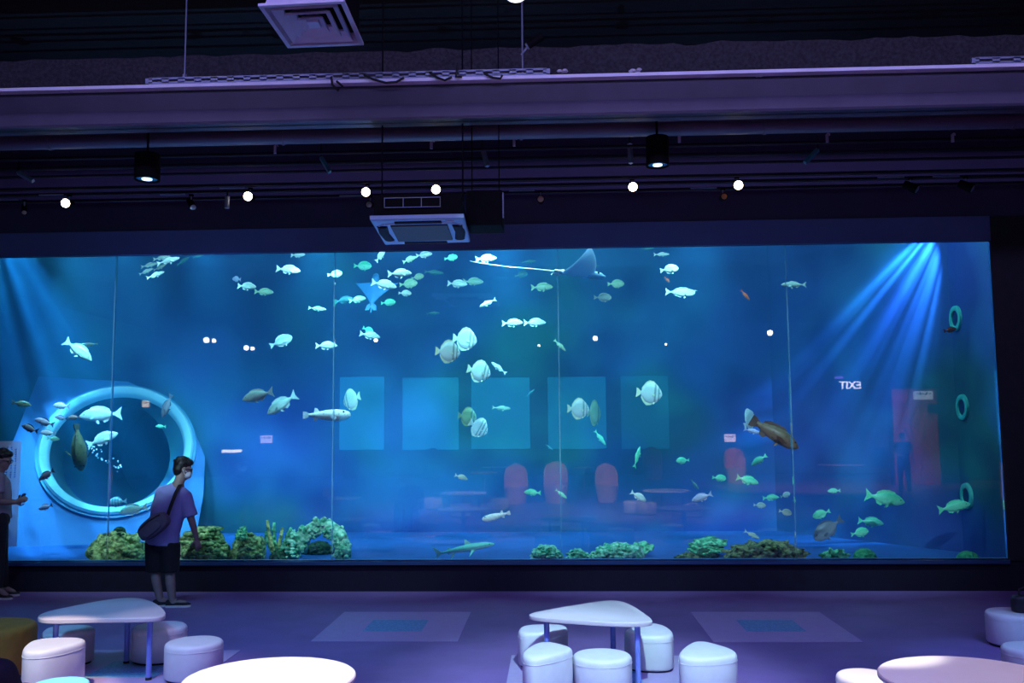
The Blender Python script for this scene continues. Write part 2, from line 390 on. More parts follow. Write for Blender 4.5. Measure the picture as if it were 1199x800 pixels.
TINT = {
 'silver': fishmat('silver_scales', (146, 168, 156), (212, 224, 212), (180, 196, 188)),
 'white': fishmat('white_scales', (186, 200, 196), (228, 236, 230), (214, 226, 222)),
 'green': fishmat('green_scales', (76, 206, 160), (150, 250, 210), (96, 214, 166)),
 'olive': fishmat('olive_scales', (130, 172, 136), (190, 220, 180), (150, 190, 150)),
 'pink': fishmat('pink_scales', (214, 176, 180), (250, 224, 216), (150, 130, 150)),
 'purple': fishmat('purple_scales', (176, 146, 170), (226, 190, 200), (80, 70, 110)),
 'pied': fishmat('pied_scales', (230, 232, 236), (60, 66, 100), (40, 44, 80), split=-.06, soft=.03, band=[(.80, .022, .25)]),
 'grey': fishmat('grey_scales', (108, 108, 122), (150, 148, 158), (90, 92, 110)),
 'brown': fishmat('brown_scales', (110, 92, 56), (150, 104, 84), (96, 62, 44), spots=True),
 'dusk': fishmat('dusk_scales', (96, 92, 60), (130, 120, 84), (70, 66, 44), spots=True),
 'red': fishmat('red_scales', (226, 92, 60), (240, 130, 96), (216, 84, 60)),
 'rust': fishmat('rust_scales', (140, 66, 52), (150, 84, 66), (120, 56, 48)),
 'lilac': fishmat('lilac_scales', (190, 190, 226), (216, 214, 240), (190, 196, 226)),
 'dim': fishmat('hazed_teal_scales', (50, 116, 120), (70, 140, 146), (50, 120, 126)),  # dimming by the water haze is put into this teal
 'bat': fishmat('banded_scales', (178, 194, 182), (200, 206, 198), (190, 200, 160), band=[(.735, .03, .42), (.875, .014, .25)]),
 'batdark': fishmat('dark_banded_scales', (120, 146, 104), (140, 160, 120), (120, 140, 96), band=[(.735, .035, .35), (.875, .016, .25)]),
 'batbright': fishmat('bright_banded_scales', (214, 230, 220), (228, 240, 232), (220, 230, 210), band=[(.56, .02, .4), (.7, .03, .32), (.86, .018, .25)]),
 'puffer': fishmat('mottled_white_skin', (250, 252, 246), (255, 255, 252), (240, 248, 244), spots=.7),
 'striped': fishmat('striped_scales', (150, 190, 196), (190, 214, 214), (150, 190, 196), band=[(.3, .03, .55), (.45, .03, .55), (.6, .03, .55), (.75, .03, .55)]),
 'shark': fishmat('shark_skin', (110, 220, 200), (230, 250, 244), (150, 230, 214), split=-.02, soft=.02),
 'raywhite': fishmat('pale_ray_skin', (236, 242, 246), (150, 190, 226), (240, 246, 248), split=.03, soft=.02),
 'rayblue': fishmat('blue_ray_skin', (70, 150, 214), (84, 160, 220), (80, 156, 216)),
}
m_eye = mat('fish_eye', (14, 16, 20), .15, var=0)
def plate(b, poly, th=.012, mi=1, f=None):
    f = f or (lambda x, z, y: (x, y, z))
    n = len(poly)
    vs = [f(x, z, th/2) for x, z in poly]+[f(x, z, -th/2) for x, z in poly]
    fs = [tuple(range(n)), tuple(range(2*n-1, n-1, -1))]+[(i, i+n, (i+1) % n+n, (i+1) % n) for i in range(n)]
    b.add(vs, fs, mi)
def interp(pr, x):
    for (x0, *a), (x1, *c) in zip(pr, pr[1:]):
        if x1 <= x <= x0:
            t = (x0-x)/(x0-x1+1e-9); t = t*t*(3-2*t)*.5+t*.5
            return [p+(q-p)*t for p, q in zip(a, c)]
    return list(pr[-1][1:])
KIND = {
 # profile: x, top z, bottom z, half width
 'bream': dict(pr=[(.5, .012, -.012, .006), (.44, .075, -.06, .03), (.34, .135, -.105, .055), (.18, .175, -.14, .07), (0, .165, -.145, .066), (-.16, .105, -.1, .045), (-.28, .042, -.042, .02), (-.34, .034, -.034, .012)],
   tail=[(-.31, .03), (-.4, .085), (-.5, .165), (-.455, .0), (-.5, -.165), (-.4, -.085), (-.31, -.03)],
   dorsal=[(.27, .14), (.22, .2), (.08, .225), (-.08, .2), (-.2, .135), (-.23, .07), (-.1, .1), (.1, .14)],
   anal=[(-.02, -.13), (-.08, -.185), (-.18, -.15), (-.22, -.07), (-.1, -.08)], pel=(.12, -.13), eye=(.375, .035, .016), pec=.15),
 'deep': dict(pr=[(.5, .03, -.03, .01), (.46, .105, -.08, .035), (.37, .19, -.16, .06), (.2, .235, -.2, .075), (0, .215, -.19, .07), (-.16, .13, -.125, .045), (-.27, .04, -.045, .018), (-.34, .03, -.03, .01)],
   tail=[(-.31, .028), (-.4, .08), (-.5, .14), (-.46, .0), (-.5, -.14), (-.4, -.08), (-.31, -.028)],
   dorsal=[(.3, .2), (.2, .265), (0, .265), (-.16, .19), (-.23, .08), (-.1, .12), (.1, .2)],
   anal=[(.08, -.18), (0, -.235), (-.14, -.18), (-.22, -.08), (-.1, -.1)], pel=(.2, -.19), eye=(.39, .075, .019), pec=.13),
 'unicorn': dict(pr=[(.5, .05, .02, .014), (.47, .085, -.06, .034), (.38, .12, -.115, .05), (.2, .15, -.14, .06), (0, .14, -.135, .056), (-.16, .085, -.09, .036), (-.28, .026, -.03, .014), (-.36, .02, -.022, .009)],
   tail=[(-.33, .02), (-.42, .07), (-.5, .13), (-.47, .0), (-.5, -.13), (-.42, -.07), (-.33, -.02)],
   dorsal=[(.3, .12), (.2, .17), (0, .17), (-.16, .12), (-.24, .05), (-.1, .09), (.1, .13)],
   anal=[(.1, -.12), (0, -.165), (-.16, -.12), (-.24, -.05), (-.1, -.08)], pel=(.2, -.12), eye=(.41, .05, .015), pec=.11, horn=True),
 'slim': dict(pr=[(.5, .008, -.008, .006), (.42, .06, -.05, .03), (.3, .095, -.085, .045), (.12, .11, -.1, .05), (-.05, .095, -.09, .045), (-.2, .055, -.055, .026), (-.31, .022, -.022, .012), (-.36, .018, -.018, .008)],
   tail=[(-.33, .018), (-.42, .07), (-.5, .13), (-.44, .0), (-.5, -.13), (-.42, -.07), (-.33, -.018)],
   dorsal=[(.2, .1), (.12, .15), (0, .14), (-.16, .09), (-.2, .05), (0, .08)],
   anal=[(-.04, -.08), (-.1, -.125), (-.2, -.085), (-.22, -.04)], pel=(.14, -.09), eye=(.4, .02, .015), pec=.12),
 'bat': dict(pr=[(.5, .0, -.06, .01), (.465, .11, -.14, .03), (.4, .22, -.24, .045), (.28, .35, -.35, .058), (.1, .43, -.4, .062), (-.1, .38, -.36, .05), (-.24, .2, -.2, .03), (-.3, .07, -.07, .015), (-.34, .06, -.06, .01)],
   tail=[(-.31, .06), (-.42, .15), (-.5, .19), (-.475, .0), (-.5, -.19), (-.42, -.15), (-.31, -.06)],
   dorsal=[(.3, .32), (.16, .47), (.0, .5), (-.14, .42), (-.29, .2), (-.28, .1), (-.05, .3)],
   anal=[(.22, -.33), (.1, -.45), (-.08, -.47), (-.2, -.36), (-.3, -.18), (-.28, -.1), (-.05, -.3)], pel=(.26, -.33), eye=(.42, .02, .02), pec=.13),
 'puffer': dict(pr=[(.5, .03, -.04, .03), (.46, .07, -.075, .065), (.36, .1, -.115, .095), (.2, .115, -.135, .105), (.02, .105, -.12, .095), (-.14, .075, -.085, .065), (-.28, .045, -.045, .035), (-.38, .03, -.03, .018)],
   tail=[(-.36, .03), (-.44, .07), (-.5, .075), (-.5, -.075), (-.44, -.07), (-.36, -.03)],
   dorsal=[(-.16, .07), (-.2, .135), (-.25, .15), (-.27, .05)],
   anal=[(-.18, -.07), (-.22, -.12), (-.27, -.12), (-.28, -.04)], pel=None, eye=(.38, .06, .022), pec=.12),
 'grouper': dict(pr=[(.5, .0, -.03, .02), (.44, .06, -.085, .055), (.32, .12, -.125, .085), (.14, .15, -.14, .095), (-.04, .14, -.13, .085), (-.2, .095, -.095, .055), (-.32, .055, -.055, .028), (-.38, .052, -.052, .018)],
   tail=[(-.34, .055), (-.43, .105), (-.5, .11), (-.5, -.11), (-.43, -.105), (-.34, -.055)],
   dorsal=[(.2, .13), (.12, .19), (-.04, .185), (-.18, .17), (-.27, .12), (-.28, .06), (-.05, .11)],
   anal=[(-.1, -.11), (-.16, -.18), (-.25, -.15), (-.27, -.06)], pel=(.16, -.13), eye=(.4, .05, .016), pec=.2),
 'shark': dict(pr=[(.5, .004, -.02, .02), (.45, .03, -.035, .05), (.34, .055, -.052, .068), (.16, .068, -.06, .07), (-.04, .058, -.05, .056), (-.2, .036, -.034, .032), (-.33, .018, -.02, .014), (-.4, .016, -.016, .009)],
   tail=[(-.36, .012), (-.43, .075), (-.5, .125), (-.475, .06), (-.45, .0), (-.46, -.05), (-.475, -.075), (-.42, -.05), (-.36, -.015)],
   dorsal=[(.14, .06), (.07, .13), (.03, .155), (.03, .09), (.02, .05)],
   anal=[(-.22, -.03), (-.27, -.065), (-.26, -.03)], pel=(-.14, -.035), eye=(.42, .012, .01), pec=.2, dorsal2=[(-.2, .03), (-.24, .06), (-.26, .062), (-.255, .025)]),
}
def fish_body(kind):
    K = KIND[kind]; pr = K['pr']; b = MB(); rs = []; N = 16; S = 12
    x0, x1 = pr[0][0], pr[-1][0]
    for i in range(N+1):
        t = i/N; t = t-.12*math.sin(2*PI*t)/2
        x = x0+(x1-x0)*t
        top, bot, wd = interp(pr, x); mid = (top+bot)/2; hh = (top-bot)/2
        rs.append([Vector((x, wd*math.copysign(abs(math.cos(a))**.9, math.cos(a)), mid+hh*math.sin(a))) for a in (2*PI*j/S for j in range(S))])
    b.rings(rs)
    plate(b, K['tail'], .014); plate(b, K['dorsal'], .01); plate(b, K['anal'], .01)
    if K.get('dorsal2'): plate(b, K['dorsal2'], .01)
    if K.get('horn'): b.tube([(.46, 0, .075), (.52, 0, .09), (.575, 0, .088)], [.022, .014, .004], 8, 0)
    pc = K['pec']; sx = .24 if kind != 'shark' else .2
    top, bot, wd = interp(pr, sx)
    for s in (-1, 1):
        bz = -.03 if kind != 'shark' else -.035
        if kind == 'shark': pts = [(0, 0), (-.03, .02), (-.1, .13), (-.13, .17), (-.09, .05), (-.08, 0)]
        else: pts = [(0, .02), (-.03, .05), (-.1, .075), (-pc, .05), (-pc*.9, .02), (-.03, -.02)]
        if kind == 'shark':
            plate(b, pts, .012, f=lambda x, z, y: (sx+x, s*(wd*.6+z), bz-z*.45+y))
        else:
            plate(b, pts, .008, f=lambda x, z, y: (sx+x, s*(wd*.85+abs(x)*.55)+y, bz+z-.05))
        if K['pel']:
            px, pz = K['pel']
            plate(b, [(0, .02), (-.03, -.05), (-.085, -.085), (-.07, -.02), (-.06, .02)], .008, f=lambda x, z, y: (px+x, s*(.025-z*.25)+y, pz+z))
    return b
FISH_MESH, EYE_MESH = {}, {}
def fish_root(kind, tint, name):
    k = (kind, tint)
    if k not in FISH_MESH: FISH_MESH[k] = fish_body(kind).mesh(name, TINT[tint])
    o = bpy.data.objects.new(name, FISH_MESH[k]); COL.objects.link(o); return o
def fish_eyes(o, kind):
    x, z, r = KIND[kind]['eye']
    if kind not in EYE_MESH: EYE_MESH[kind] = MB().ball((0, 0, 0), (r, r*.6, r), 10, 6).mesh('eye', m_eye)
    wd = interp(KIND[kind]['pr'], x)[2]
    for s in (-1, 1):
        e = bpy.data.objects.new('eye', EYE_MESH[kind]); COL.objects.link(e); e.parent = o; e.location = (x, s*wd*.88, z)
PLACED = []
def orient(o, px, py, L, deg, turn, Y, up=None, roll=0):
    th, ph = math.radians(deg), math.radians(turn)
    p = P(px, py, Y); sc = scale_at(p); size = L/sc/max(.35, math.cos(ph))
    h = Vector((math.cos(th)*math.cos(ph), math.sin(ph), math.sin(th)*math.cos(ph)))
    u = Vector(up) if up is not None else (Vector((0, 0, 1)) if abs(h.z) < .93 else Vector((-1 if h.z > 0 else 1, 0, .2)))
    u = (u-h*u.dot(h)).normalized(); y = u.cross(h)
    R = Matrix((h, y, u)).transposed() @ Matrix.Rotation(math.radians(roll), 3, 'X')
    o.matrix_world = Matrix.Translation(p) @ R.to_4x4() @ Matrix.Scale(size, 4)
    PLACED.append((p, size)); return o
def pick_depth(px, py, L, lo, hi):
    best = None
    for i in range(24):
        Y = lo+(hi-lo)*((i*.618034+.37*len(PLACED)) % 1)
        p = P(px, py, Y); r = L/scale_at(p)*.5
        d = min([(p-q).length-r-s*.5 for q, s in PLACED] or [9])
        if best is None or d > best[0]+.02: best = (d, Y)
        if d > .25: break
    return best[1]
NAMES = {'bream': 'reef_fish', 'deep': 'surgeonfish', 'unicorn': 'unicornfish', 'slim': 'fusilier', 'bat': 'batfish', 'puffer': 'pufferfish', 'grouper': 'grouper', 'shark': 'shark'}
# centre x, y, length, heading, kind, tint, turn, depth, label
FISH = [
 (189,302,22,8,'slim','silver',10,1.0,'silvery fish topmost in the tight school under the glass top edge'),
 (197,305.5,27,16,'slim','white',8,.7,'largest and brightest fish of the tight school under the glass top edge'),
 (175,310.5,20,14,'slim','silver',8,1.3,'silvery fish at the tail end of the tight school, second from top'),
 (187,313,18,22,'slim','silver',10,1.6,'slender fish in the middle of the tight silver school'),
 (171,318,17,26,'slim','silver',12,1.1,'slender fish low at the tail end of the tight silver school'),
 (182,322,22,20,'slim','white',5,.8,'lowest pale fish of the tight silver school near the top edge'),
 (214,306,19,30,'slim','dim',10,1.4,'darker slender fish just ahead of the tight silver school'),
 (232,300,13,18,'slim','dim',10,1.9,'small dark fish touching the top edge ahead of the silver school'),
 (277,327,14,170,'bream','lilac',35,1.2,'small ragged-finned pale lilac fish facing the silver school'),
 (289,335.5,24,-6,'bream','silver',10,.9,'pale fish directly below the small ragged-finned lilac fish'),
 (309,342,22,-2,'bream','olive',10,1.3,'olive-grey fish following just under the pale fish below the lilac one'),
 (337.5,316,28,-6,'bream','white',8,.8,'bright white fish alone just below the top edge, tail to the silver school'),
 (349,298.5,18,0,'bream','silver',8,1.5,'pale fish cut by the top edge above a bright white one'),
 (371.5,361.5,21,-6,'slim','olive',10,1.2,'slim speckled fish just left of the second pane joint, tail pointing up'),
 (392,321,17,10,'deep','silver',15,1.3,'small deep-bodied fish crossing the second pane joint'),
 (424.5,311.5,22,-4,'deep','green',8,1.7,'large round green-grey fish above the blue ray'),
 (445.5,300,17,55,'bream','white',20,.9,'short white fish swimming up towards the top edge above the blue ray'),
 (479.5,304,17,25,'bream','olive',15,1.1,'yellowish fish heading up, touching the tail of a paler fish ahead'),
 (496.5,298.5,20,4,'bream','silver',10,1.6,'pale-headed fish just under the air conditioner and top edge'),
 (468,320.5,28,2,'bream','white',8,.8,'large bright fish just above the white one crossing the blue ray'),
 (489,324.5,15,14,'deep','olive',12,1.8,'small yellowish fish at the nose of the large bright fish by the blue ray'),
 (478,332.5,22,4,'deep','olive',8,1.2,'round greenish fish in front of the white one crossing the blue ray'),
 (474,343.5,15,-2,'deep','silver',10,1.4,'small pale round fish under the greenish round fish beside the blue ray'),
 (449.5,333.5,30,-12,'bream','white',5,.5,'bright white fish swimming across the blue ray'),
 (403,351.5,22,8,'bream','dim',10,1.7,'dusky fish tailing another at the left edge of the blue ray'),
 (418.5,351,20,10,'bream','olive',8,1.0,'yellow-green fish nosing the left edge of the blue ray'),
 (454.5,354.5,17,5,'deep','green',10,.9,'green round fish at the foot of the blue ray'),
 (528,302,16,6,'deep','green',8,1.3,'round pale green fish near the top edge, between the air conditioner and white ray'),
 (569,303,25,4,'bream','silver',6,.9,'plump silver fish over the tip of the long ray tail'),
 (508,319,23,-4,'slim','dim',10,2.6,'faint dark slender fish deep in the tank under the air conditioner'),
 (535.5,332.5,24,-6,'bream','silver',10,1.0,'pale fish overlapped by the head of the one right ahead of it'),
 (554,330,24,-1,'bream','olive',8,1.5,'yellowish pale fish leading a close pair below the ray tail'),
 (571,355,22,204,'slim','white',8,.8,'small white fish heading down below the close pair under the ray tail'),
 (619,306.5,18,2,'slim','dim',10,2.3,'faint teal fish just above the middle of the ray tail'),
 (610,322,16,14,'deep','dim',15,2.6,'faint rounded teal fish just below the middle of the ray tail'),
 (634.5,336.5,26,2,'bream','olive',8,1.7,'greenish fish directly below the root of the white ray tail'),
 (695,311.5,13,-2,'slim','dim',10,2.5,'faint teal fish half hidden behind the head of the white ray'),
 (721,332.5,20,2,'deep','olive',10,1.6,'grey-green fish upper one of two ahead of the white ray'),
 (705.5,348.5,21,-1,'deep','silver',8,1.2,'pale teal fish lower one of two under the head of the white ray'),
 (758.5,291,15,4,'slim','dim',10,1.8,'dark slim fish cut by the top edge, the farther right of two'),
 (774.5,298,19,2,'slim','silver',10,1.3,'slim pale fish just below the top edge over the blunt-headed fish'),
 (783.5,315.5,22,8,'deep','silver',8,.9,'blunt-headed pale fish right above the small red one'),
 (781,327.5,9,-50,'bream','red',10,1.1,'tiny red fish under the blunt-headed pale fish'),
 (796.5,342.5,35,-3,'unicorn','silver',4,.8,'large pale fish with a horn on its brow'),
 (872.5,345.5,16,-50,'slim','red',8,1.2,'small red fish alone, diving, in the dark upper part'),
 (600,378.5,25,0,'bream','white',8,.9,'rear one of two white fish swimming nose to tail'),
 (626,378,26,0,'bream','white',6,1.3,'front one of two white fish swimming nose to tail'),
 (655.5,404.5,19,-45,'slim','olive',10,1.1,'slim fish diving along the third pane joint'),
 (929.5,333.5,30,180,'slim','silver',5,.9,'ragged pale fish crossing the fourth pane joint near the top'),
 (1112.5,386.5,17,10,'bream','rust',10,1.0,'rust-red fish beside the uppermost wall port'),
 (91.5,410.5,38,-38,'bream','silver',8,.8,'big silver fish diving by itself above the round opening'),
 (104,403.5,21,186,'slim','dusk',10,1.7,'small brown fish behind the head of the big diving silver fish'),
 (329,400,27,24,'deep','silver',12,1.0,'plump pale fish climbing, left of the second pane joint'),
 (382,405,25,0,'bream','white',8,.8,'white fish level on the second pane joint below the school'),
 (431,387,16,-30,'deep','green',25,1.6,'greenish fish behind the back of a pale one under the blue ray'),
 (433,393,24,-12,'bream','silver',10,.9,'pale fish under a greenish one below the blue ray'),
 (507,367,16,4,'slim','dim',10,2.75,'very faint fish deep in the tank above the batfish pair'),
 (544,397.5,29,-8,'bat','bat',8,1.2,'upper of two batfish swimming close together'),
 (524,412,29,-4,'bat','bat',8,.7,'greyer lower batfish of two swimming close together'),
 (560.5,435,28,-14,'bat','bat',10,.9,'lone banded batfish just above the lit panels'),
 (584,431,22,142,'slim','white',8,1.0,'small white fish pointing up beside the lone batfish'),
 (302,463.5,39,194,'bream','silver',6,.9,'pale fish on its own left of a similar one, heading toward the round opening'),
 (330,473.5,42,213,'bream','silver',6,.7,'pale fish tilted head down behind a level one, nearer the pufferfish'),
 (382.5,486,57,0,'puffer','puffer',4,.7,'long white mottled pufferfish under a batfish'),
 (412,468,24,200,'bat','bat',30,1.0,'batfish directly above the head of the long white pufferfish'),
 (391,620.5,24,176,'bream','pink',8,.55,'pinkish fish in front of the arched coral rock'),
 (547,488,23,-8,'bat','batdark',15,1.3,'dark olive batfish of an overlapping pair beside a lit panel'),
 (560,500.5,24,-32,'bat','batbright',20,.8,'bright striped batfish below the dark olive one'),
 (587,478,22,-4,'slim','olive',8,1.9,'dull slim fish in front of the third lit panel'),
 (621.5,460,13,40,'slim','dim',10,2.4,'small teal fish at the edge of the third lit panel'),
 (677,479,26,-2,'bat','bat',12,.9,'broad pale batfish with another pressed to its head'),
 (695.5,484,17,-10,'bat','batdark',58,1.25,'narrow batfish seen nearly from the front beside the broad pale one'),
 (760,460.5,30,-6,'bat','bat',8,.8,'banded batfish alone, right of all the other batfish'),
 (702.5,512.5,21,-54,'slim','green',8,1.0,'green fish diving under the narrow batfish'),
 (746,535.5,26,72,'slim','green',15,.8,'long green fish pointing straight up'),
 (643,524,11,-40,'slim','dim',10,2.7,'faint tiny fish near the third pane joint at mid height'),
 (540,559,16,-20,'bream','silver',8,.9,'small pale fish above the mirrored round table'),
 (623.5,577,20,178,'bream','green',8,.8,'pale green fish in front of the mirrored pink chair'),
 (657,578.5,17,-38,'slim','green',8,.9,'small pale green fish diving on the third pane joint'),
 (581,604.5,34,194,'puffer','puffer',6,.6,'small white pufferfish low over the mirrored stools'),
 (747.5,581.5,21,-32,'bream','white',8,.8,'small white fish over a mirrored stool, head down'),
 (799.5,539.5,16,184,'deep','green',10,1.1,'small round green fish alone, tail to the grouper'),
 (877,492,22,48,'bat','white',40,1.2,'white fish with its body half behind the grouper tail'),
 (881,505,22,-14,'slim','lilac',10,1.35,'bluish white fish under the grouper tail'),
 (907,508,62,-32,'grouper','brown',6,.7,'large brown grouper swimming down'),
 (889,539,21,214,'bream','green',8,.9,'green fish just below the grouper'),
 (842,560,17,-6,'deep','green',8,.9,'small pale green round fish left of a longer one'),
 (813.5,567.5,15,-56,'slim','dim',8,1.2,'thin teal fish diving above the lavender fish'),
 (875,562.5,27,-16,'bream','green',6,.8,'longer pale green fish below the grouper head'),
 (822,582.5,25,200,'bream','lilac',8,.7,'lavender fish over a mirrored stool'),
 (902.5,583,19,4,'bream','green',8,.8,'yellow-green fish first in a row of three'),
 (919.5,580,13,16,'deep','silver',20,1.3,'small pale fish in the middle of a row of three'),
 (930,584.5,11,-68,'bream','green',40,1.0,'small green fish seen end-on, last in a row of three'),
 (889.5,592,14,-4,'deep','silver',12,1.1,'small pale fish below the first of a row of three'),
 (919.5,600,16,-14,'deep','silver',10,.9,'small pale fish under the middle of a row of three'),
 (962,602,21,202,'deep','green',8,.9,'bright green striped fish just above the grey one'),
 (970,619.5,42,215,'deep','grey',6,.7,'big dark grey deep-bodied fish near the bottom'),
 (976.5,575,15,-176,'bream','green',8,1.3,'small dark green fish above the bright green and grey ones'),
 (1036,584,48,-12,'bream','green',5,.7,'largest pale green fish, low in front of the red mirrored doorway'),
 (1019.5,611.5,29,-8,'bream','green',6,.8,'medium green fish under the largest pale green one'),
 (1006.5,624,22,10,'deep','green',8,.7,'small green fish above the smooth green dome'),
 (880.5,626.5,21,-28,'slim','silver',8,.6,'slim pale fish diving toward the long brown rock'),
 (1117,594,36,12,'bream','green',10,1.05,'green fish nosing the lowest wall port'),
 (25,473,22,-10,'bream','dusk',8,1.2,'dark fish alone at the edge of the brighter blue wall'),
 (72,475.5,22,176,'bream','pink',8,1.2,'pinkish fish at the upper rim of the round opening, highest of its school'),
 (52,494.5,23,164,'bream','purple',8,.9,'dark purple fish above the black-tailed one outside the round opening'),
 (35,502,23,162,'bream','pied',8,.6,'white fish with black underside and tail, leading the purple school'),
 (56,507,20,178,'bream','pink',8,1.3,'pale pink fish right behind the white and black one'),
 (71.5,489.5,15,172,'bream','purple',8,1.6,'small purple fish overlapping the inner rim of the round opening'),
 (86.5,489,16,184,'bream','pink',8,1.0,'small pinkish fish at the nose of the biggest white fish'),
 (62.5,514,14,-6,'bream','olive',10,1.9,'small grey-green fish below the pale pink one on the ring'),
 (118,486,49,184,'bream','white',5,1.5,'biggest white fish, in the upper part of the round opening'),
 (120,514.5,37,22,'bream','white',8,1.8,'white fish rising in the middle of the round opening'),
 (195.5,475.5,30,246,'bream','grey',10,1.0,'grey fish swimming down over the right part of the ring'),
 (188,499.5,12,180,'bream','green',8,1.9,'tiny yellow-green fish inside the round opening near the ring'),
 (54.5,556.5,23,212,'bream','purple',8,.9,'purple fish diving below the opening, upper of two loners'),
 (53.5,594,19,196,'bream','purple',8,.8,'small purple fish beside the information panel, lower of two loners'),
 (156,597,33,192,'bream','silver',8,1.9,'silvery teal fish lying across the lower ring beside the person'),
 (138,588,24,186,'deep','striped',10,2.4,'striped round fish behind the silvery teal one on the lower ring'),
]
BIG = sorted(range(len(FISH)), key=lambda i: -FISH[i][2])
for i in BIG:
    px, py, L, deg, kind, tint, turn, Y, lab = FISH[i]
    o = fish_root(kind, tint, NAMES[kind])
    if L >= 20: fish_eyes(o, kind)
    dx = math.cos(math.radians(deg))
    tn = turn*(1 if (i*7 % 3) else -1)
    lo, hi = max(.5, Y), min(2.85, Y+.9)
    if px < 300 and py > 430: hi = min(hi, 2.15 if py < 540 else 1.7); lo = min(lo, hi-.2)
    if px > 915: hi = min(hi, max(.75, 1.2+(1115-px)/177*2.7-.75)); lo = min(lo, hi-.25)
    Yp = pick_depth(px, py, L, lo, hi)
    orient(o, px, py, L, deg, tn, Yp)
    tag(o, lab, 'fish')
# grouper seen from above, hanging head down in front of the round opening
o = fish_root('grouper', 'dusk', 'grouper'); fish_eyes(o, 'grouper')
orient(o, 92, 524, 55, -84, 4, 1.5, up=(0, -1, .05)); o.scale[1] *= 1.7; tag(o, 'brown grouper hanging head down in front of the round opening', 'fish')
# shark
o = fish_root('shark', 'shark', 'shark'); fish_eyes(o, 'shark')
orient(o, 543, 643, 72, 9, 6, .42); tag(o, 'small pale shark with upright back fin near the tank floor', 'shark')

# rays
def ray_mesh(name, mats, sweep, lift, curl, tail, tip=.55):
    b = MB(); S = 14; C = 12
    # body disc + wings as closed sections across the span
    rs = []
    for i in range(-S, S+1):
        s = i/S; a = abs(s)
        lead = .30*(1-a**2.6)+sweep*a**2.6
        trail = -.30*(1-a**.75)+sweep*a**.75
        if a > .97: lead, trail = sweep+.012, sweep-.012
        th = .075*(1-a)**1.6+.006
        y = tip*s*(1-.25*curl*a*a)
        z = lift*a**1.4
        ring = []
        for j in range(2*C):
            t = j/(2*C)*2*PI
            x = (lead+trail)/2+(lead-trail)/2*math.cos(t)
            ring.append(Vector((x, y, z+th*math.sin(t)*(.55+.45*math.cos(t)*.4))))
        rs.append(ring)
    n0 = len(b.f); b.rings(rs)
    for i_ in range(n0, len(b.f)-2): b.mi[i_] = 2 if ((i_-n0) % (2*C)) >= C else 0
    # head, rear lobes
    b.ball((.31, 0, .005), (.17, .095, .06), 14, 9)
    b.ball((.43, 0, -.01), (.08, .07, .03), 12, 7)
    for s in (-1, 1):
        plate(b, [(-.2, .02), (-.26, .1), (-.38, .12), (-.37, .04), (-.26, .0)], .02, mi=1, f=lambda x, z, y: (x, s*z, y))
    b.tube([(-.2, 0, .015), (-.3, 0, .02), (-.42, 0, .02)], [.05, .03, .012], 8)
    if tail: b.tube([(-.36, 0, .02), (-.7, 0, .03), (-1.1, 0, .03), (-1.5, 0, .05), (-1.74, 0, .075)], [.012, .007, .005, .004, .002], 8, 1)
    me = b.mesh(name, mats, angle=80)
    o = bpy.data.objects.new(name, me); COL.objects.link(o); return o
o = ray_mesh('eagle_ray', TINT['raywhite']+[mat('blue_ray_belly', (196, 230, 250), .5, var=.04)], .10, .31, .5, True)
def ray_eyes(o):
    for s in (-1, 1):
        e = MB().ball((.36, s*.088, .02), (.02, .012, .02), 8, 6).build('eye', m_eye, o)
ray_eyes(o)
orient(o, 674, 321, 70, -3, 15, 1.2, roll=-10); tag(o, 'white ray with raised wings and a very long thin tail', 'ray')
o = ray_mesh('eagle_ray', TINT['rayblue']+[mat('blue_ray_underside', (70, 156, 224), .6, var=.04)], .34, .12, .3, False, tip=.5)
ray_eyes(o)
orient(o, 437, 345, 52, 86, 20, 2.3, up=(.1, 1, -.1)); tag(o, 'flat blue ray seen from below with a white fish crossing it', 'ray')
# rising air bubbles inside the round opening
b = MB()
for i in range(42):
    t = rnd.random(); px = 104+t*38+rnd.uniform(-4, 4); py = 522+t*26+rnd.uniform(-7, 7)
    p = P(px, py, 2.2+rnd.uniform(-.15, .15)); b.ball(p, rnd.uniform(.006, .019), 8, 5)
stuff(b.build('air_bubbles', mat('bubble_white', (235, 255, 255), .1, var=0)), 'cluster of bright air bubbles in the round opening behind the brown grouper', 'bubbles')
# ------------------------------------------------------------------ corals and rocks
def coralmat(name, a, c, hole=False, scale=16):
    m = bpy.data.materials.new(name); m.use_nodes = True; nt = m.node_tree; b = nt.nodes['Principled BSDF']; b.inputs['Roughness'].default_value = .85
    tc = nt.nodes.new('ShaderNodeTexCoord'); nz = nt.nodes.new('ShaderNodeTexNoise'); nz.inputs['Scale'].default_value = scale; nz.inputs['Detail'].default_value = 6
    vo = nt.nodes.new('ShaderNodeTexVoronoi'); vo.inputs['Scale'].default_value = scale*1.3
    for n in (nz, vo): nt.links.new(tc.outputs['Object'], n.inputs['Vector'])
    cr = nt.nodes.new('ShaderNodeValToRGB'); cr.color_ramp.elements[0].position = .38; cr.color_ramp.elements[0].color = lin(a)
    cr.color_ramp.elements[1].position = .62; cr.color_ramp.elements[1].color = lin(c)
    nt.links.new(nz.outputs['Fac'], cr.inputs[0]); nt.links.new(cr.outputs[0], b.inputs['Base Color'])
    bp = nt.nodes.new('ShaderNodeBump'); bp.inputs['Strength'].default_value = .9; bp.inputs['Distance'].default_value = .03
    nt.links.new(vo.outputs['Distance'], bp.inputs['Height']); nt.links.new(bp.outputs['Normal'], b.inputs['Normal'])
    return m
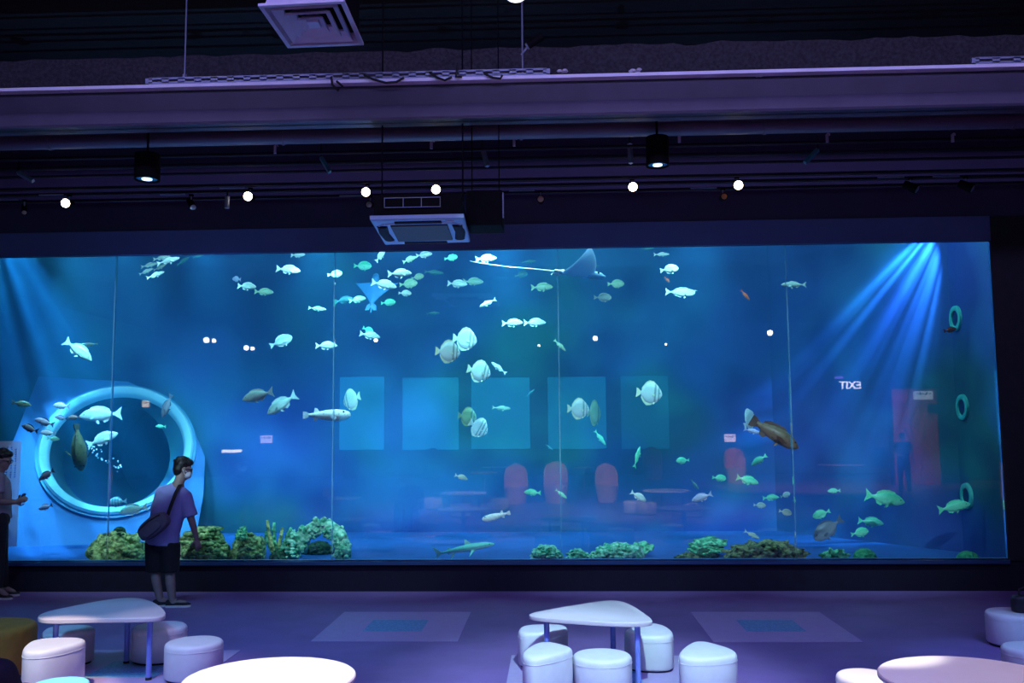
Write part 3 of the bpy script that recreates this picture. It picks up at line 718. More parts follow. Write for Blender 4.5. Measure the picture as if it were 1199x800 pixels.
CM = {'olive': coralmat('olive_coral', (84, 112, 58), (214, 226, 150)), 'green': coralmat('green_coral', (36, 120, 80), (140, 236, 180)),
      'mint': coralmat('mint_coral', (60, 170, 126), (196, 255, 220)), 'brown': coralmat('brown_rock', (52, 54, 38), (168, 170, 118)),
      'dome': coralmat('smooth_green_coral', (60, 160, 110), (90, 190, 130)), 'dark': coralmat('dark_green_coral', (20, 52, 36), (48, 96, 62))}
def rock(x0, x1, ytop, ybot, Y, depth=.45, amp=.22, freq=3.2, seed=0, flat=1.0, sub=5, knob=.05, shape=None):
    """noisy lump spanning the given photo columns at distance Y; returns a builder"""
    import bmesh
    a = P(x0, ybot, Y); c = P(x1, ybot, Y); t = P((x0+x1)/2, ytop, Y)
    zb = ZF+.003; w_ = (c.x-a.x)/2; hgt = t.z-zb; cx = (a.x+c.x)/2
    bm = bmesh.new(); bmesh.ops.create_icosphere(bm, subdivisions=sub, radius=1)
    b = MB(); vs = []
    for v in bm.verts:
        n = v.co.normalized(); q = n*freq+Vector((seed*7.1, seed*3.3, seed*1.7))
        d = 1+amp*noise.fractal(q, 1.0, 2.0, 4)+knob*abs(noise.noise(q*4))-knob*.5
        z = n.z
        sgn = 1 if z > 0 else .25
        k = d
        if shape: k *= shape(n)
        vs.append((cx+w_*n.x*k, Y+depth*n.y*k, max(zb, zb+hgt*(.12+.86*abs(z)**flat*(1 if z > 0 else 0))*k if z > -.2 else zb)))
    b.add(vs, [[v.index for v in f.verts] for f in bm.faces]); bm.free(); return b
def coral(name, label, cat, mats, builder): 
    o = builder.build(name, mats, angle=180); return tag(o, label, cat)
def knobs(b, n, x0, x1, ytop, ybot, Y, r, seed):
    q = random.Random(seed)
    for i in range(n):
        u = q.uniform(-1, 1); v = q.random()
        hmax = math.sqrt(max(0, 1-u*u))
        p = P((x0+x1)/2+(x1-x0)/2*u*.95, ybot-(ybot-ytop)*v*hmax*.98, Y-.35*math.sqrt(max(0, 1-u*u*.9-v*v*.8))*.8)
        s = r*q.uniform(.6, 1.25); b.ball(p, (s*1.25, s, s*.75), 8, 6)
    return b
# left mound with a round knob on top
t = thing('coral_mound', 'olive coral mound with a round knob on top, left of the person', 'coral', P(137, 651, .5))
L0 = t.location.copy()
def local(b, L): b.v = [tuple(Vector(v)-L) for v in b.v]; return b
b = rock(106, 168, 624, 652, .5, .4, .25, 2.6, 1); knobs(b, 90, 110, 164, 622, 651, .45, .045, 3)
local(b, L0).build('base', CM['olive'], t, angle=180)
b = MB(); b.ball(P(140, 622, .45), (.075, .07, .06), 14, 9); knobs(b, 16, 134, 146, 618, 627, .45, .02, 5); local(b, L0).build('knob', CM['dark'], t, angle=180)
# plate-and-lump coral to the right of the person
t = thing('plate_coral', 'tan and green coral with layered plates beside the person\'s hand', 'coral', P(240, 652, .5)); L0 = t.location.copy()
b = MB(); q = random.Random(4)
for k in range(7):
    zc = 648-k*4.6; wv = (26, 27, 25, 26, 24, 22, 18)[k]
    c = P(238+q.uniform(-5, 5), zc, .5); R = wv/92
    n = 40; top = []
    prof = [(R*.72, -.03), (R*.95, -.012), (R*1.0, .005), (R*.93, .02), (R*.5, .03), (.01, .034)]
    rs = []
    for j in range(n):
        a = 2*PI*j/n; f = 1+.16*noise.noise(Vector((math.cos(a)*2.5, math.sin(a)*2.5, k*3.1)))+.06*math.sin(a*9+k)
        rs.append([c+Vector((r*f*math.cos(a), r*f*.75*math.sin(a), z+.012*math.sin(a*5+k*2))) for r, z in prof])
    b.rings(rs, loop=True)
b2 = rock(212, 266, 624, 653, .55, .32, .2, 2.5, 2); b.add(b2.v, b2.f)
knobs(b, 90, 212, 266, 618, 652, .4, .035, 6)
local(b, L0).build('plates', CM['olive'], t, angle=180)
t = thing('brain_coral', 'rounded tan coral lump between the layered coral and the branching one', 'coral', P(287, 652, .5)); L0 = t.location.copy()
b = rock(272, 309, 623, 653, .7, .34, .16, 2.2, 9); knobs(b, 60, 274, 306, 624, 652, .62, .03, 8); local(b, L0).build('lump', CM['olive'], t, angle=180)
b = rock(274, 292, 617, 640, .7, .16, .2, 3, 11); knobs(b, 24, 276, 290, 617, 632, .65, .025, 9); local(b, L0).build('crown', CM['green'], t, angle=180)
# branching coral
t = thing('branching_coral', 'green branching coral with upright finger-like tips', 'coral', P(326, 654, .45)); L0 = t.location.copy()
def branch(b, pts, r0, r1):
    n = len(pts); b.tube(pts, [r0+(r1-r0)*i/(n-1) for i in range(n)], 9)
    for i in range(n*5):
        k = rnd.random()*(n-1); a, c = Vector(pts[int(k)]), Vector(pts[min(n-1, int(k)+1)]); p = a.lerp(c, k-int(k)); r = r0+(r1-r0)*k/(n-1)
        b.ball(p+Vector((rnd.uniform(-1, 1), -abs(rnd.uniform(.2, 1)), rnd.uniform(-.4, .6)))*r*.8, r*.38, 6, 4)
for bx, pts in enumerate(([(322, 652), (318, 638), (315, 624), (313, 609)], [(324, 648), (321, 634), (320.5, 621), (321, 612)], [(325, 650), (326, 640), (329, 628), (331, 618)],
                          [(326, 650), (332, 640), (336, 628), (341, 618)], [(324, 652), (334, 644), (339, 636), (343, 626)], [(322, 650), (316, 640), (312, 630), (311.5, 622)])):
    Y0 = .45+.05*(bx % 3)
    b = MB(); branch(b, [P(x, y, Y0) for x, y in pts], .034, .017); local(b, L0).build('branch', CM['green'] if bx % 2 else CM['olive'], t, angle=180)
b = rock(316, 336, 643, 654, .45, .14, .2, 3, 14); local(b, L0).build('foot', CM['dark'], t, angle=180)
# arched rock
t = thing('arched_rock', 'mint green coral rock with a dark cave-like arch', 'coral rock', P(370, 654, .5)); L0 = t.location.copy()
b = rock(333, 351, 622, 654, .85, .16, .22, 2.6, 17); knobs(b, 50, 332, 350, 623, 653, .66, .03, 12); local(b, L0).build('shoulder', CM['mint'], t, angle=180)
b = MB(); pts = [P(401, 651, .45), P(401, 640, .55), P(395, 626, .55), P(384, 616, .55), P(370, 617, .58), P(355, 628, .62), P(349, 645, .62)]
b.tube(pts, [.11, .11, .11, .09, .09, .1, .12], 14)
q = random.Random(3)
for i in range(150):
    k = q.random()*5.99; a, c = pts[int(k)], pts[int(k)+1]; p = a.lerp(c, k-int(k))
    d = Vector((q.uniform(-1, 1), -abs(q.uniform(0, 1)), q.uniform(-1, 1))).normalized()*.115; b.ball(p+d, q.uniform(.018, .04), 7, 5)
local(b, L0).build('arch', CM['mint'], t, angle=180)
b = rock(354, 390, 634, 654, 1.25, .15, .2, 3, 21); local(b, L0).build('cave_shade', CM['dark'], t, angle=180)  # dark lump stands in for the shade inside the arch
# low mint corals in the middle
coral('coral_rock', 'pale mint coral lump on the third pane joint', 'coral', CM['mint'], knobs(rock(621, 657, 639, 655, .4, .3, .18, 3, 23, flat=.6), 50, 622, 659, 639, 654, .35, .025, 14))
coral('coral_rock', 'small low mint coral between two larger pale ones', 'coral', CM['mint'], knobs(rock(666, 687, 643, 655, .45, .25, .2, 3, 25, flat=.7), 40, 662, 691, 643, 654, .4, .02, 15))
coral('coral_rock', 'flat-topped pale mint coral, largest of the low ones', 'coral', CM['mint'], knobs(rock(698, 752, 637, 655, .45, .32, .2, 3, 27, flat=.5), 80, 691, 752, 638, 654, .4, .028, 16))
def leaf_plate(x0, x1, yc, Y, tilt, m, lab):
    c = P((x0+x1)/2, yc, Y); R = (x1-x0)/2/92; b = MB(); n = 36; rs = []
    for j in range(n):
        a = 2*PI*j/n; f = 1+.1*math.sin(3*a+1)+.06*math.sin(7*a)
        rs.append([c+Vector((r*f*math.cos(a), r*f*.8*math.sin(a), z+tilt*r*math.sin(a)+.01*math.sin(6*a))) for r, z in ((R, 0), (R*.97, .018), (R*.4, .012), (.005, .008), (.005, -.01), (R*.4, -.012))])
    b.rings(rs, loop=True)
    b.tube([c+Vector((-R*.2, .05, -.01)), Vector((c.x-R*.4, c.y+.1, ZF+.01))], [.04, .07], 10)
    return coral('plate_coral', lab, 'coral', m, b)
leaf_plate(740, 765, 642, .9, .45, CM['green'], 'thin leaf-like coral plate sticking out beside the flat-topped mint coral')
t = thing('plate_coral', 'bright green tiered coral left of the long brown rock', 'coral', P(828, 654, .55)); L0 = t.location.copy()
b = MB()
for k, (x0, x1, yy) in enumerate(((804, 848, 644), (806, 842, 639), (812, 852, 635), (808, 836, 648))):
    c = P((x0+x1)/2, yy, .85+.04*k); R = (x1-x0)/2/92; n = 36; rs = []
    for j in range(n):
        a = 2*PI*j/n; f = 1+.18*noise.noise(Vector((2.2*math.cos(a), 2.2*math.sin(a), k*5.)))
        rs.append([c+Vector((r*f*math.cos(a), r*f*.7*math.sin(a), z+.015*math.sin(4*a+k)+.15*r*math.sin(a))) for r, z in ((R, 0), (R*.98, .02), (R*.4, .03), (.005, .03), (.005, -.02), (R*.5, -.03))])
    b.rings(rs, loop=True)
local(b, L0).build('tier', CM['green'], t, angle=180)
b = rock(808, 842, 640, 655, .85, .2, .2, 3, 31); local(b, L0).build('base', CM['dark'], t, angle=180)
coral('reef_rock', 'small low brown rubble in front of the tiered green coral', 'rock', CM['brown'], rock(789, 822, 648, 656, .3, .16, .25, 3.4, 33))
coral('reef_rock', 'long brown rock with dark holes', 'rock', CM['brown'], knobs(rock(850, 943, 635, 656, .45, .32, .3, 3.6, 35, flat=.6, knob=.16), 150, 848, 938, 637, 655, .4, .035, 18))
t = thing('leaf_coral', 'small star-shaped bright green coral beside the smooth dome', 'coral', P(975, 654, .4)); L0 = t.location.copy()
b = MB()
for j in range(11):
    a = PI*(j/10); c = P(975, 653, .4); r = .15+.03*math.sin(j*2.3)
    b.tube([c, c+Vector((r*.6*math.cos(a), -.06+.03*math.sin(j), r*.35*math.sin(a)+.03)), c+Vector((r*1.15*math.cos(a), -.1, r*.75*math.sin(a)))], [.05, .035, .012], 8, flat=.6)
local(b, L0).build('lobe', CM['green'], t, angle=180)
b = rock(962, 988, 646, 655, .45, .14, .2, 3, 41); local(b, L0).build('foot', CM['dark'], t, angle=180)
coral('dome_coral', 'smooth green dome-shaped coral near the tank floor', 'coral', CM['dome'], rock(999, 1027, 642, 655, .4, .16, .04, 2, 43, knob=.0))
coral('dome_coral', 'very flat dim green coral under the lowest wall port', 'coral', CM['dome'], rock(1121, 1146, 645, 652, .35, .16, .06, 2, 45, knob=.0))
# ------------------------------------------------------------------ ceiling: beams, pipes, track lights, air conditioning
m_beam = mat('purple_grey_steel', (84, 78, 100), .55, var=.08, scale=4); m_dark = mat('dark_duct', (34, 30, 44), .8, var=.1, scale=4, spec=.2); m_web = mat('shaded_steel_web', (56, 50, 72), .6, var=.1, scale=4)
m_fire = mat('sprayed_fireproofing', (58, 54, 62), .95, var=.35, scale=30, bump=1)
m_met = mat('pale_metal', (128, 134, 158), .4, metal=.3, var=.05); m_vent = mat('vent_enamel', (180, 172, 196), .5, var=.06, scale=8)
m_blk = mat('black_enamel', (12, 12, 15), .8, var=.1, spec=.1); m_ac = mat('ac_plastic', (150, 176, 206), .45, var=.03)
XA, XB = -12, 10
def zy(px, py, Y): return P(px, py, Y).z
# big I-beam
YB = -2.6
zt_, zb_ = zy(600, 89.5, YB), zy(600, 137, YB)
t = thing('ceiling_beam', 'long steel beam spanning the hall with a bright upper flange', 'beam', (0, YB, zb_))
t['kind'] = 'structure'
H_ = zt_-zb_
MB().box((-1, .12, H_-.012), (XB-XA, .26, .032)).build('upper_flange', mat('lit_flange', (236, 232, 250), .5, var=.06, scale=3), t, smooth=False)  # the lit upper edge is put into the flange's pale colour
MB().box((-1, .10, H_/2), (XB-XA, .03, H_)).build('web', m_web, t, smooth=False)  # same steel, darkened in its colour as the shade of the recess
b = MB(); b.rings([[Vector((x, y, z)) for y, z in ((.1, .17), (.05, .165), (.01, .14), (-.01, .1), (-.015, .02), (0, 0), (.22, 0), (.22, .02), (.13, .04))] for x in (XA, XB)])
b.build('lower_flange', m_beam, t)
# sprayed beam behind and above
b = MB(); n = 180; YS = -1.9; z0, z1 = zy(600, 86, YS), zy(600, 56, YS); q = random.Random(2); rs = []
for i in range(n+1):
    x = XA+(XB-XA)*i/n; k = lambda s: .03*noise.noise(Vector((x*3, s, 0)))+.012*noise.noise(Vector((x*11, s, 3)))
    rs.append([Vector((x, YS+k(1), z0-.1+k(2))), Vector((x, YS-.02+k(3), (z0+z1)/2+k(4))), Vector((x, YS+k(5), z1+k(6))), Vector((x, YS+.4, z1)), Vector((x, YS+.4, z0-.1))])
b.rings(rs); o = b.build('ceiling_beam', m_fire); struct(o)
# second, round duct and lower pipes
def xpipe(name, label, cat, px, py, Y, r, m, clamp=None, x0=XA, x1=XB):
    z = zy(px, py, Y); t = thing(name, label, cat, ((x0+x1)/2, Y, z)); L_ = (x1-x0)/2
    MB().tube([(-L_, 0, 0), (L_, 0, 0)], r, 20).build('run', m, t)
    k = int((x1-x0)/2.6); b = None
    for i in range(k):
        x = -L_+2.6*(i+.5); bb = MB().tube([(x-.015, 0, 0), (x+.015, 0, 0)], r*1.12, 20); bb.build('joint_band', m, t)
    return t
xpipe('ventilation_duct', 'thick dull purple duct just under the bright-edged beam', 'duct', 600, 154, -1.6, .085, m_beam)
xpipe('service_pipe', 'dark pipe above the row of small white clips', 'pipe', 600, 174.5, -1.25, .02, m_dark)
xpipe('service_pipe', 'dark conduit between the clips and the lamp tracks', 'pipe', 600, 186, -.9, .028, m_dark)
xpipe('service_pipe', 'thin dark conduit level with the bottoms of the hanging cylinder lamps', 'pipe', 600, 196, -1.0, .016, m_dark)
for i, (px, py) in enumerate(((323, 176), (505.5, 171), (602, 168), (795, 163.5), (967.5, 163), (1114, 163))):
    q = P(px, py, -1.25); lab = ('above the lit spotlight left of the air conditioner', 'above the air conditioner', 'near mid ceiling right of the air conditioner', 'just right of the second hanging cylinder lamp', 'beside the slanted bluish lamp on the right-hand side', 'closest to the far end of the pipe')[i]
    t = thing('pipe_clip', 'small white clip on the ceiling pipe '+lab, 'clip', q, group='white clips on the ceiling pipe')
    b = MB().box((0, -.03, 0), (.03, .02, .09)); b.build('tab', m_vent, t, bevel=.004)
    b = MB().tube([(.0, -.025, .045), (.012, -.04, .055), (.028, -.03, .05), (.03, -.02, .035)], .008, 8); b.build('hook', m_vent, t)
# lamp tracks
def track(px0, px1, py, Y, label):
    a, c = P(px0, py, Y), P(px1, py, Y); x0, x1, z = a.x, c.x, (a.z+c.z)/2
    t = thing('lamp_track', label, 'lamp track', ((x0+x1)/2, Y, z)); L_ = x1-x0
    MB().box((0, 0, .02), (L_, .04, .035)).build('rail', m_dark, t, smooth=False)
    MB().box((0, -.021, .004), (L_, .004, .006)).build('lip', m_beam, t, smooth=False)
    return t
track(-40, 1240, 213, -.75, 'upper dark lamp track running the length of the hall')
track(-40, 1240, 220, -.55, 'middle dark lamp track running the length of the hall')
track(-40, 1240, 228, -.3, 'lowest dark lamp track along the wall above the tank')
m_lamp = emat('warm_lamp', (255, 240, 205), 14)
m_off = mat('lamp_glass', (150, 130, 120), .2); m_amber = mat('amber_lens', (190, 110, 60), .3)
def spot(px, py, lit, label, aim=(0, -1, -.15), Y=-.8, lens=None, r=.055):
    q = P(px, py, Y); t = thing('track_spotlight', label, 'spotlight', q, group='track spotlights')
    d = Vector(aim).normalized(); up = Vector((0, 0, 1))
    if lit:
        b = MB().tube([d*-.13, d*-.02, d*.0], [.045, .055, .056], 18); b.build('housing', m_blk, t)
        b = MB().tube([d*.0, d*.012, d*.03], [.05, .05, .015], 18); o = b.build('bulb', m_lamp, t); o['label'] = 'glowing warm white bulb'
    else:
        b = MB().tube([d*-.16, d*-.02, d*.0], [r*.8, r, r], 18); b.build('housing', m_blk, t)
        b = MB().tube([d*.0, d*.01], [r*.8, r*.3], 18); b.build('lens', lens or m_off, t)
    MB().tube([d*-.08, d*-.08+up*.09], .008, 8).build('bracket', m_met, t)
    MB().box((d*-.08+up*.1), (.05, .03, .025)).build('adaptor', m_blk, t, smooth=False)
    MB().box(d*-.08+up*.1+Vector((-.22, -.01, .012)), (.3, .012, .012)).build('track_cover', m_met, t, smooth=False)
    return t
spot(77, 238, True, 'lit track spotlight nearest the far left end of the ceiling')
spot(290.5, 230, True, 'lit track spotlight beside the small grey cylinder, left of the air conditioner')
spot(428.5, 225, True, 'lit track spotlight just left of the dark air conditioner housing')
spot(510.5, 222, True, 'lit track spotlight right above the air conditioner')
spot(741, 219, True, 'lit track spotlight under the second hanging cylinder lamp')
spot(864.5, 217, True, 'lit track spotlight beside the small amber one')
spot(28.5, 249, False, 'small unlit track spotlight at the far left end', (.4, -.6, -.7), r=.035)
spot(226, 243, False, 'unlit grey track spotlight tilted down, left of the little grey cylinder', (.5, -.5, -.7), r=.045)
spot(432, 239.5, False, 'unlit spotlight hanging just under a lit one beside the air conditioner', (0, -1, -.2), Y=-.6, r=.045)
spot(633, 233, False, 'unlit round spotlight between the air conditioner and the wall of dark navy', (0, -1, -.1), r=.045, lens=mat('pinkish_lens', (200, 150, 130), .3))
spot(848, 230, False, 'small spotlight with an amber lens below a lit one', (0, -1, -.1), r=.042, lens=m_amber)
spot(1074, 222, False, 'dark box spotlight tilted down, first of two at the right end', (.7, -.4, -.5), r=.055, lens=m_met)
spot(1139, 221, False, 'dark box spotlight tilted down, second of two at the right end', (.7, -.4, -.5), r=.055, lens=m_met)
q = P(266, 236, -.8); t = thing('cylinder_spotlight', 'slim grey upright cylinder lamp hanging from the track', 'spotlight', q)
MB().tube([(0, 0, -.08), (0, 0, .06)], .028, 16).build('housing', m_met, t); MB().tube([(0, 0, .06), (0, 0, .14)], .008, 8).build('stem', m_blk, t)
def bar(px, py, d, L_, label, Y=-1.1, m=None):
    q = P(px, py, Y); t = thing('bar_projector', label, 'projector lamp', q); d = Vector(d).normalized()
    MB().tube([d*-L_/2, d*L_/2], .03, 4, flat=.8).build('housing', m or mat('teal_lit_metal', (60, 110, 130), .4), t)
    MB().tube([d*-L_/2, d*-L_/2+Vector((0, 0, .16))], .01, 8).build('hanger', m_blk, t)
    return t
bar(381, 193, (.5, -.3, -.8), .24, 'narrow teal bar lamp slanting down, left of the air conditioner')
bar(950, 183, (-.6, -.3, -.6), .26, 'narrow bluish bar lamp slanting down at the right')
bar(30, 207, (.8, -.3, -.45), .28, 'narrow grey bar lamp slanting down at the far left', m=m_met)
bar(568, 185, (.2, -.3, -.8), .24, 'narrow blue-grey bar lamp behind the middle of the beam', m=m_met)
bar(738, 180, (.0, -.3, -.9), .26, 'narrow dark bar lamp beside the second hanging cylinder', m=m_met)
m_lens = emat('cool_lens', (190, 225, 255), 1.6)
def downlight(px, y0, y1, w, label, Y=-1.85):
    a, c = P(px, y0, Y), P(px, y1, Y); r = w/2/scale_at(c); t = thing('cylinder_downlight', label, 'downlight', c)
    h = a.z-c.z
    MB().lathe([(.01, h), (r, h), (r, .0), (r*.93, .0), (r*.85, .03), (.01, .03)], seg=32).build('housing', m_blk, t)
    MB().lathe([(r*.8, .012), (r*.8, .028), (.01, .03), (.01, .012)], seg=32).build('reflector', mat('reflector', (120, 170, 200), .2, metal=.8), t)
    MB().lathe([(.01, .004), (r*.4, .004), (r*.42, .014), (.01, .014)], seg=24).build('lens', m_lens, t)
    MB().tube([(0, 0, h), (0, 0, h+.5)], .012, 8).build('stem', m_blk, t)
downlight(172, 181, 211, 29, 'big black cylinder downlight hanging left, under the beam')
downlight(770, 161, 194.5, 27, 'big black cylinder downlight hanging right of the middle, above a lit spotlight')
# white bowl lamp cut by the top edge, rods, small spotlight, tray
q = P(604, -9, -4); t = thing('pendant_globe', 'white round lamp cut off by the top edge', 'ceiling lamp', q)
MB().ball((0, 0, 0), (.1, .1, .078), 24, 14).build('globe', emat('white_globe', (250, 248, 255), 1.3), t); MB().tube([(0, 0, .07), (0, 0, 6.6-q.z)], .01, 8).build('stem', m_blk, t)
for i, (x0, y0, x1, y1) in enumerate(((222, -20, 216, 93), (611, -20, 612, 93))):
    a = P(x1, y1, -2.5); c = Vector((a.x, -2.5, 6.6)); t = thing('hanger_rod', ('thin steel rod hanging from the dark ceiling onto the left part of the beam', 'thin steel rod carrying a little spotlight above the middle of the beam')[i], 'rod', a)
    MB().tube([(0, 0, 0), c-a], .008, 8).build('rod', m_met, t); MB().tube([(0, 0, 0), (0, 0, .05)], .022, 6).build('nut', m_met, t)
q = P(622, 51, -2.56); t = thing('rod_spotlight', 'little dark spotlight clamped to the middle hanger rod', 'spotlight', q); d = Vector((.8, -.2, .45))
MB().tube([d*-.04, d*.14], [.036, .04], 16).build('housing', m_blk, t); MB().tube([d*-.06, d*-.04], [.03, .036], 16).build('lens', m_met, t); MB().tube([d*-.03, Vector((-.1, .03, -.1))], .01, 8).build('clamp', m_met, t)
def tray(px0, px1, py, label):
    YT = YB+.03; a, c = P(px0, py, YT), P(px1, py, YT); z = zt_+.012; L_ = c.x-a.x
    t = thing('cable_tray', label, 'cable tray', ((a.x+c.x)/2, YT, z))
    b = MB(); b.box((0, 0, .062), (L_, .03, .02)); b.box((0, 0, .015), (L_, .03, .026))
    k = int(L_/.16)
    for i in range(k+1): b.box((-L_/2+L_*i/k, 0, .04), (.07, .03, .05))
    b.build('side_rail', m_met, t, smooth=False); MB().box((0, .12, .012), (L_, .22, .008)).build('floor_strip', m_met, t, smooth=False)
tray(175, 640, 93, 'slotted metal cable tray lying on the beam'); tray(1142, 1215, 80, 'short piece of slotted tray at the right end of the beam')
m_cable = mat('black_cable', (16, 16, 20), .6)
for i, (pts, lab) in enumerate((([(388, 90), (389, 99), (396, 106), (401, 101), (394, 95)], 'short looped black cable end hanging over the beam, left one'), ([(426, 88), (437, 93), (452, 97), (464, 96), (473, 91)], 'sagging black cable over the tray left of the middle'),
                                ([(503, 85), (512, 91), (521, 94), (529, 90)], 'small sagging black cable between two others'), ([(536, 74), (535, 82), (534, 90), (541, 90)], 'upright bent black cable end above the tray'), ([(567, 86), (577, 91), (586, 92), (588, 88)], 'short sagging black cable near the middle rod'))):
    o = MB().tube([P(x, y, YB-.04) for x, y in pts], .012, 8).build('hanging_cable', m_cable); tag(o, lab, 'cable')
m_scrap = mat('white_scrap', (214, 210, 222), .8)
for i, (px, py, s, lab) in enumerate(((658, 84, .05, 'crumpled white scrap on the beam right of the middle rod'), (745, 83.5, .05, 'crumpled white scrap on the beam, second to the right of the rod'), (81, 107.5, .03, 'tiny white scrap on the beam at far left'), (890, 89, .03, 'tiny white scrap stuck under the beam flange'))):
    q = P(px, py, YB+.05); b = MB(); qq = random.Random(i)
    for k in range(5): b.ball(q+Vector((qq.uniform(-1, 1)*s, qq.uniform(-.5, .5)*s, qq.uniform(-.1, .5)*s)), (s*.55, s*.4, s*.3), 6, 4)
    tag(b.build('paper_scrap', m_scrap, angle=10), lab, 'scrap')
# square ceiling diffuser
def quadz(pts, z): return [G(x, y, z) for x, y in pts]
ZV = 5.3
c4 = quadz([(302, 7), (403, 1.5), (426, 53), (337, 56.5)], ZV); ctr = sum(c4, Vector())/4
t = thing('air_diffuser', 'square stepped air vent in the dark ceiling', 'air vent', ctr)
loc4 = [p-ctr for p in c4]
def frame4(k0, k1, z0, z1, name, m):
    b = MB(); b.rings([[p*k0+Vector((0, 0, z0)) for p in loc4], [p*k1+Vector((0, 0, z1)) for p in loc4], [p*k1+Vector((0, 0, z1+.02)) for p in loc4], [p*k0+Vector((0, 0, z0+.02)) for p in loc4]], loop=True)
    return b.build(name, m, t, smooth=False)
frame4(1, .9, 0, 0, 'outer_frame', m_vent); frame4(.9, .84, .0, .07, 'neck', m_vent)
for k in range(3): frame4(.78-.24*k, .6-.24*k, -.0+.0*k, .06, 'louver', m_vent)
b = MB(); b.rings([[p*.14+Vector((0, 0, z)) for p in loc4] for z in (.01, .03)]); b.build('core', m_vent, t, smooth=False)
b = MB(); b.rings([[p*.9+Vector((0, 0, z)) for p in loc4] for z in (.1, .5)]); b.build('plenum', m_blk, t, smooth=False)
MB().box((0, 0, .5+(6.6-ZV-.5)/2), (.3, .3, 6.6-ZV-.5)).build('riser', m_blk, t, smooth=False)
# cassette air conditioner
ZA = 3.86
c4 = quadz([(433, 258.5), (543, 256), (550.5, 284), (450.5, 287)], ZA); ctr = sum(c4, Vector())/4; loc4 = [p-ctr for p in c4]
t = thing('ceiling_air_conditioner', 'white cassette air conditioner hanging in front of the tank top', 'air conditioner', ctr)
b = MB(); b.rings([[p*k+Vector((0, 0, z)) for p in loc4] for k, z in ((.97, 0), (1, .012), (1, .045), (.97, .05))]); b.build('fascia', m_ac, t, smooth=False)
b = MB(); b.rings([[Vector((p.x*.62, p.y*.62, z)) for p in loc4] for z in (-.014, .01)]); b.build('intake_grille', mat('grille_grey', (62, 48, 54), .6, var=.2, scale=60), t, smooth=False)
ex = (loc4[1]-loc4[0]).normalized(); ey = (loc4[0]-loc4[3]).normalized(); wx = (loc4[1]-loc4[0]).length/2; wy = (loc4[0]-loc4[3]).length/2
for s in (-1, 1):
    b = MB(); b.tube([ex*s*wx*.82-ey*wy*.55+Vector((0, 0, -.004)), ex*s*wx*.86+Vector((0, 0, -.004)), ex*s*wx*.82+ey*wy*.55+Vector((0, 0, -.004))], .05, 12, flat=.35, up=(1, 0, 0)); b.build('side_flap', m_dark, t)
    b = MB(); b.tube([ex*s*wx*.74-ey*wy*.72, ex*s*wx*.93-ey*wy*.5, ex*s*wx*.94+ey*wy*.5, ex*s*wx*.74+ey*wy*.74], .009, 8); b.build('outlet_lip', m_vent, t)
    b = MB(); b.tube([ey*s*wy*.82-ex*wx*.5+Vector((0, 0, -.004)), ey*s*wy*.82+ex*wx*.5+Vector((0, 0, -.004))], .035, 12, flat=.4, up=(0, 1, 0)); b.build('outlet_flap', m_dark, t)
b = MB(); b.tube([ey*wy*.68-ex*wx*.72, ey*wy*.78-ex*wx*.45, ey*wy*.78+ex*wx*.45, ey*wy*.68+ex*wx*.72], .009, 8); b.build('outlet_lip', m_vent, t)
MB().box(ex*wx*.68+ey*wy*.86+Vector((0, 0, -.004)), (.08, .03, .01)).build('display', m_vent, t)
b = MB(); b.rings([[Vector((p.x*.93, p.y*.93, z)) for p in loc4] for z in (.05, .25)]); b.build('casing', m_blk, t, smooth=False)
fr_y = min(p.y for p in loc4)*.93
b = MB()
zc_ = .17
for x in (-.26, -.085, .085, .26): b.box((x-.02, fr_y-.004, zc_), (.006, .006, .09))
for z in (-.045, .045): b.box((-.02, fr_y-.004, zc_+z), (.526, .006, .006))
b.build('vent_outline', m_met, t, smooth=False)
for x in (-.4, .4): MB().tube([(x, 0, .3), (x, 0, 6.6-ZA)], .008, 6).build('hanger', m_blk, t)
q = P(567, 243, -2.2); t = thing('vent_duct_box', 'dark square duct box right of the air conditioner', 'duct', q)
MB().box((0, .2, 0), (.36, .4, .36)).build('casing', m_blk, t, bevel=.01); MB().box((.19, .0, .02), (.01, .02, .26)).build('edge_strip', m_met, t); [MB().tube([(x, .2, .17), (x, .2, 2.4)], .006, 6).build('hanger', m_blk, t) for x in (-.14, .14)]
# ------------------------------------------------------------------ lounge furniture
m_white = mat('white_leatherette', (232, 230, 232), .45, var=.03, scale=12, bump=.05)
m_top = mat('white_laminate', (236, 234, 232), .3, var=.02, scale=5)
m_edge = mat('table_edge', (216, 204, 206), .4, var=.03)
m_steel = mat('blue_lit_leg', (130, 146, 226), .35, metal=.1, var=.05)  # blue light falling on the metal legs is put into the colour
m_dkfoot = mat('dark_plastic', (26, 24, 32), .6)
m_yellow = mat('mustard_fabric', (158, 116, 40), .7, var=.1, scale=14, bump=.08)
SH, TH = .29, .50
def ngon(cx, cy, r, n=44): return [(cx+r*math.cos(2*PI*i/n), cy+r*math.sin(2*PI*i/n)) for i in range(n)]
def smooth_poly(pts, it=3):
    for _ in range(it):
        q = []
        for i in range(len(pts)):
            a, c = pts[i], pts[(i+1) % len(pts)]
            q += [(a[0]*.75+c[0]*.25, a[1]*.75+c[1]*.25), (a[0]*.25+c[0]*.75, a[1]*.25+c[1]*.75)]
        pts = q
    return pts
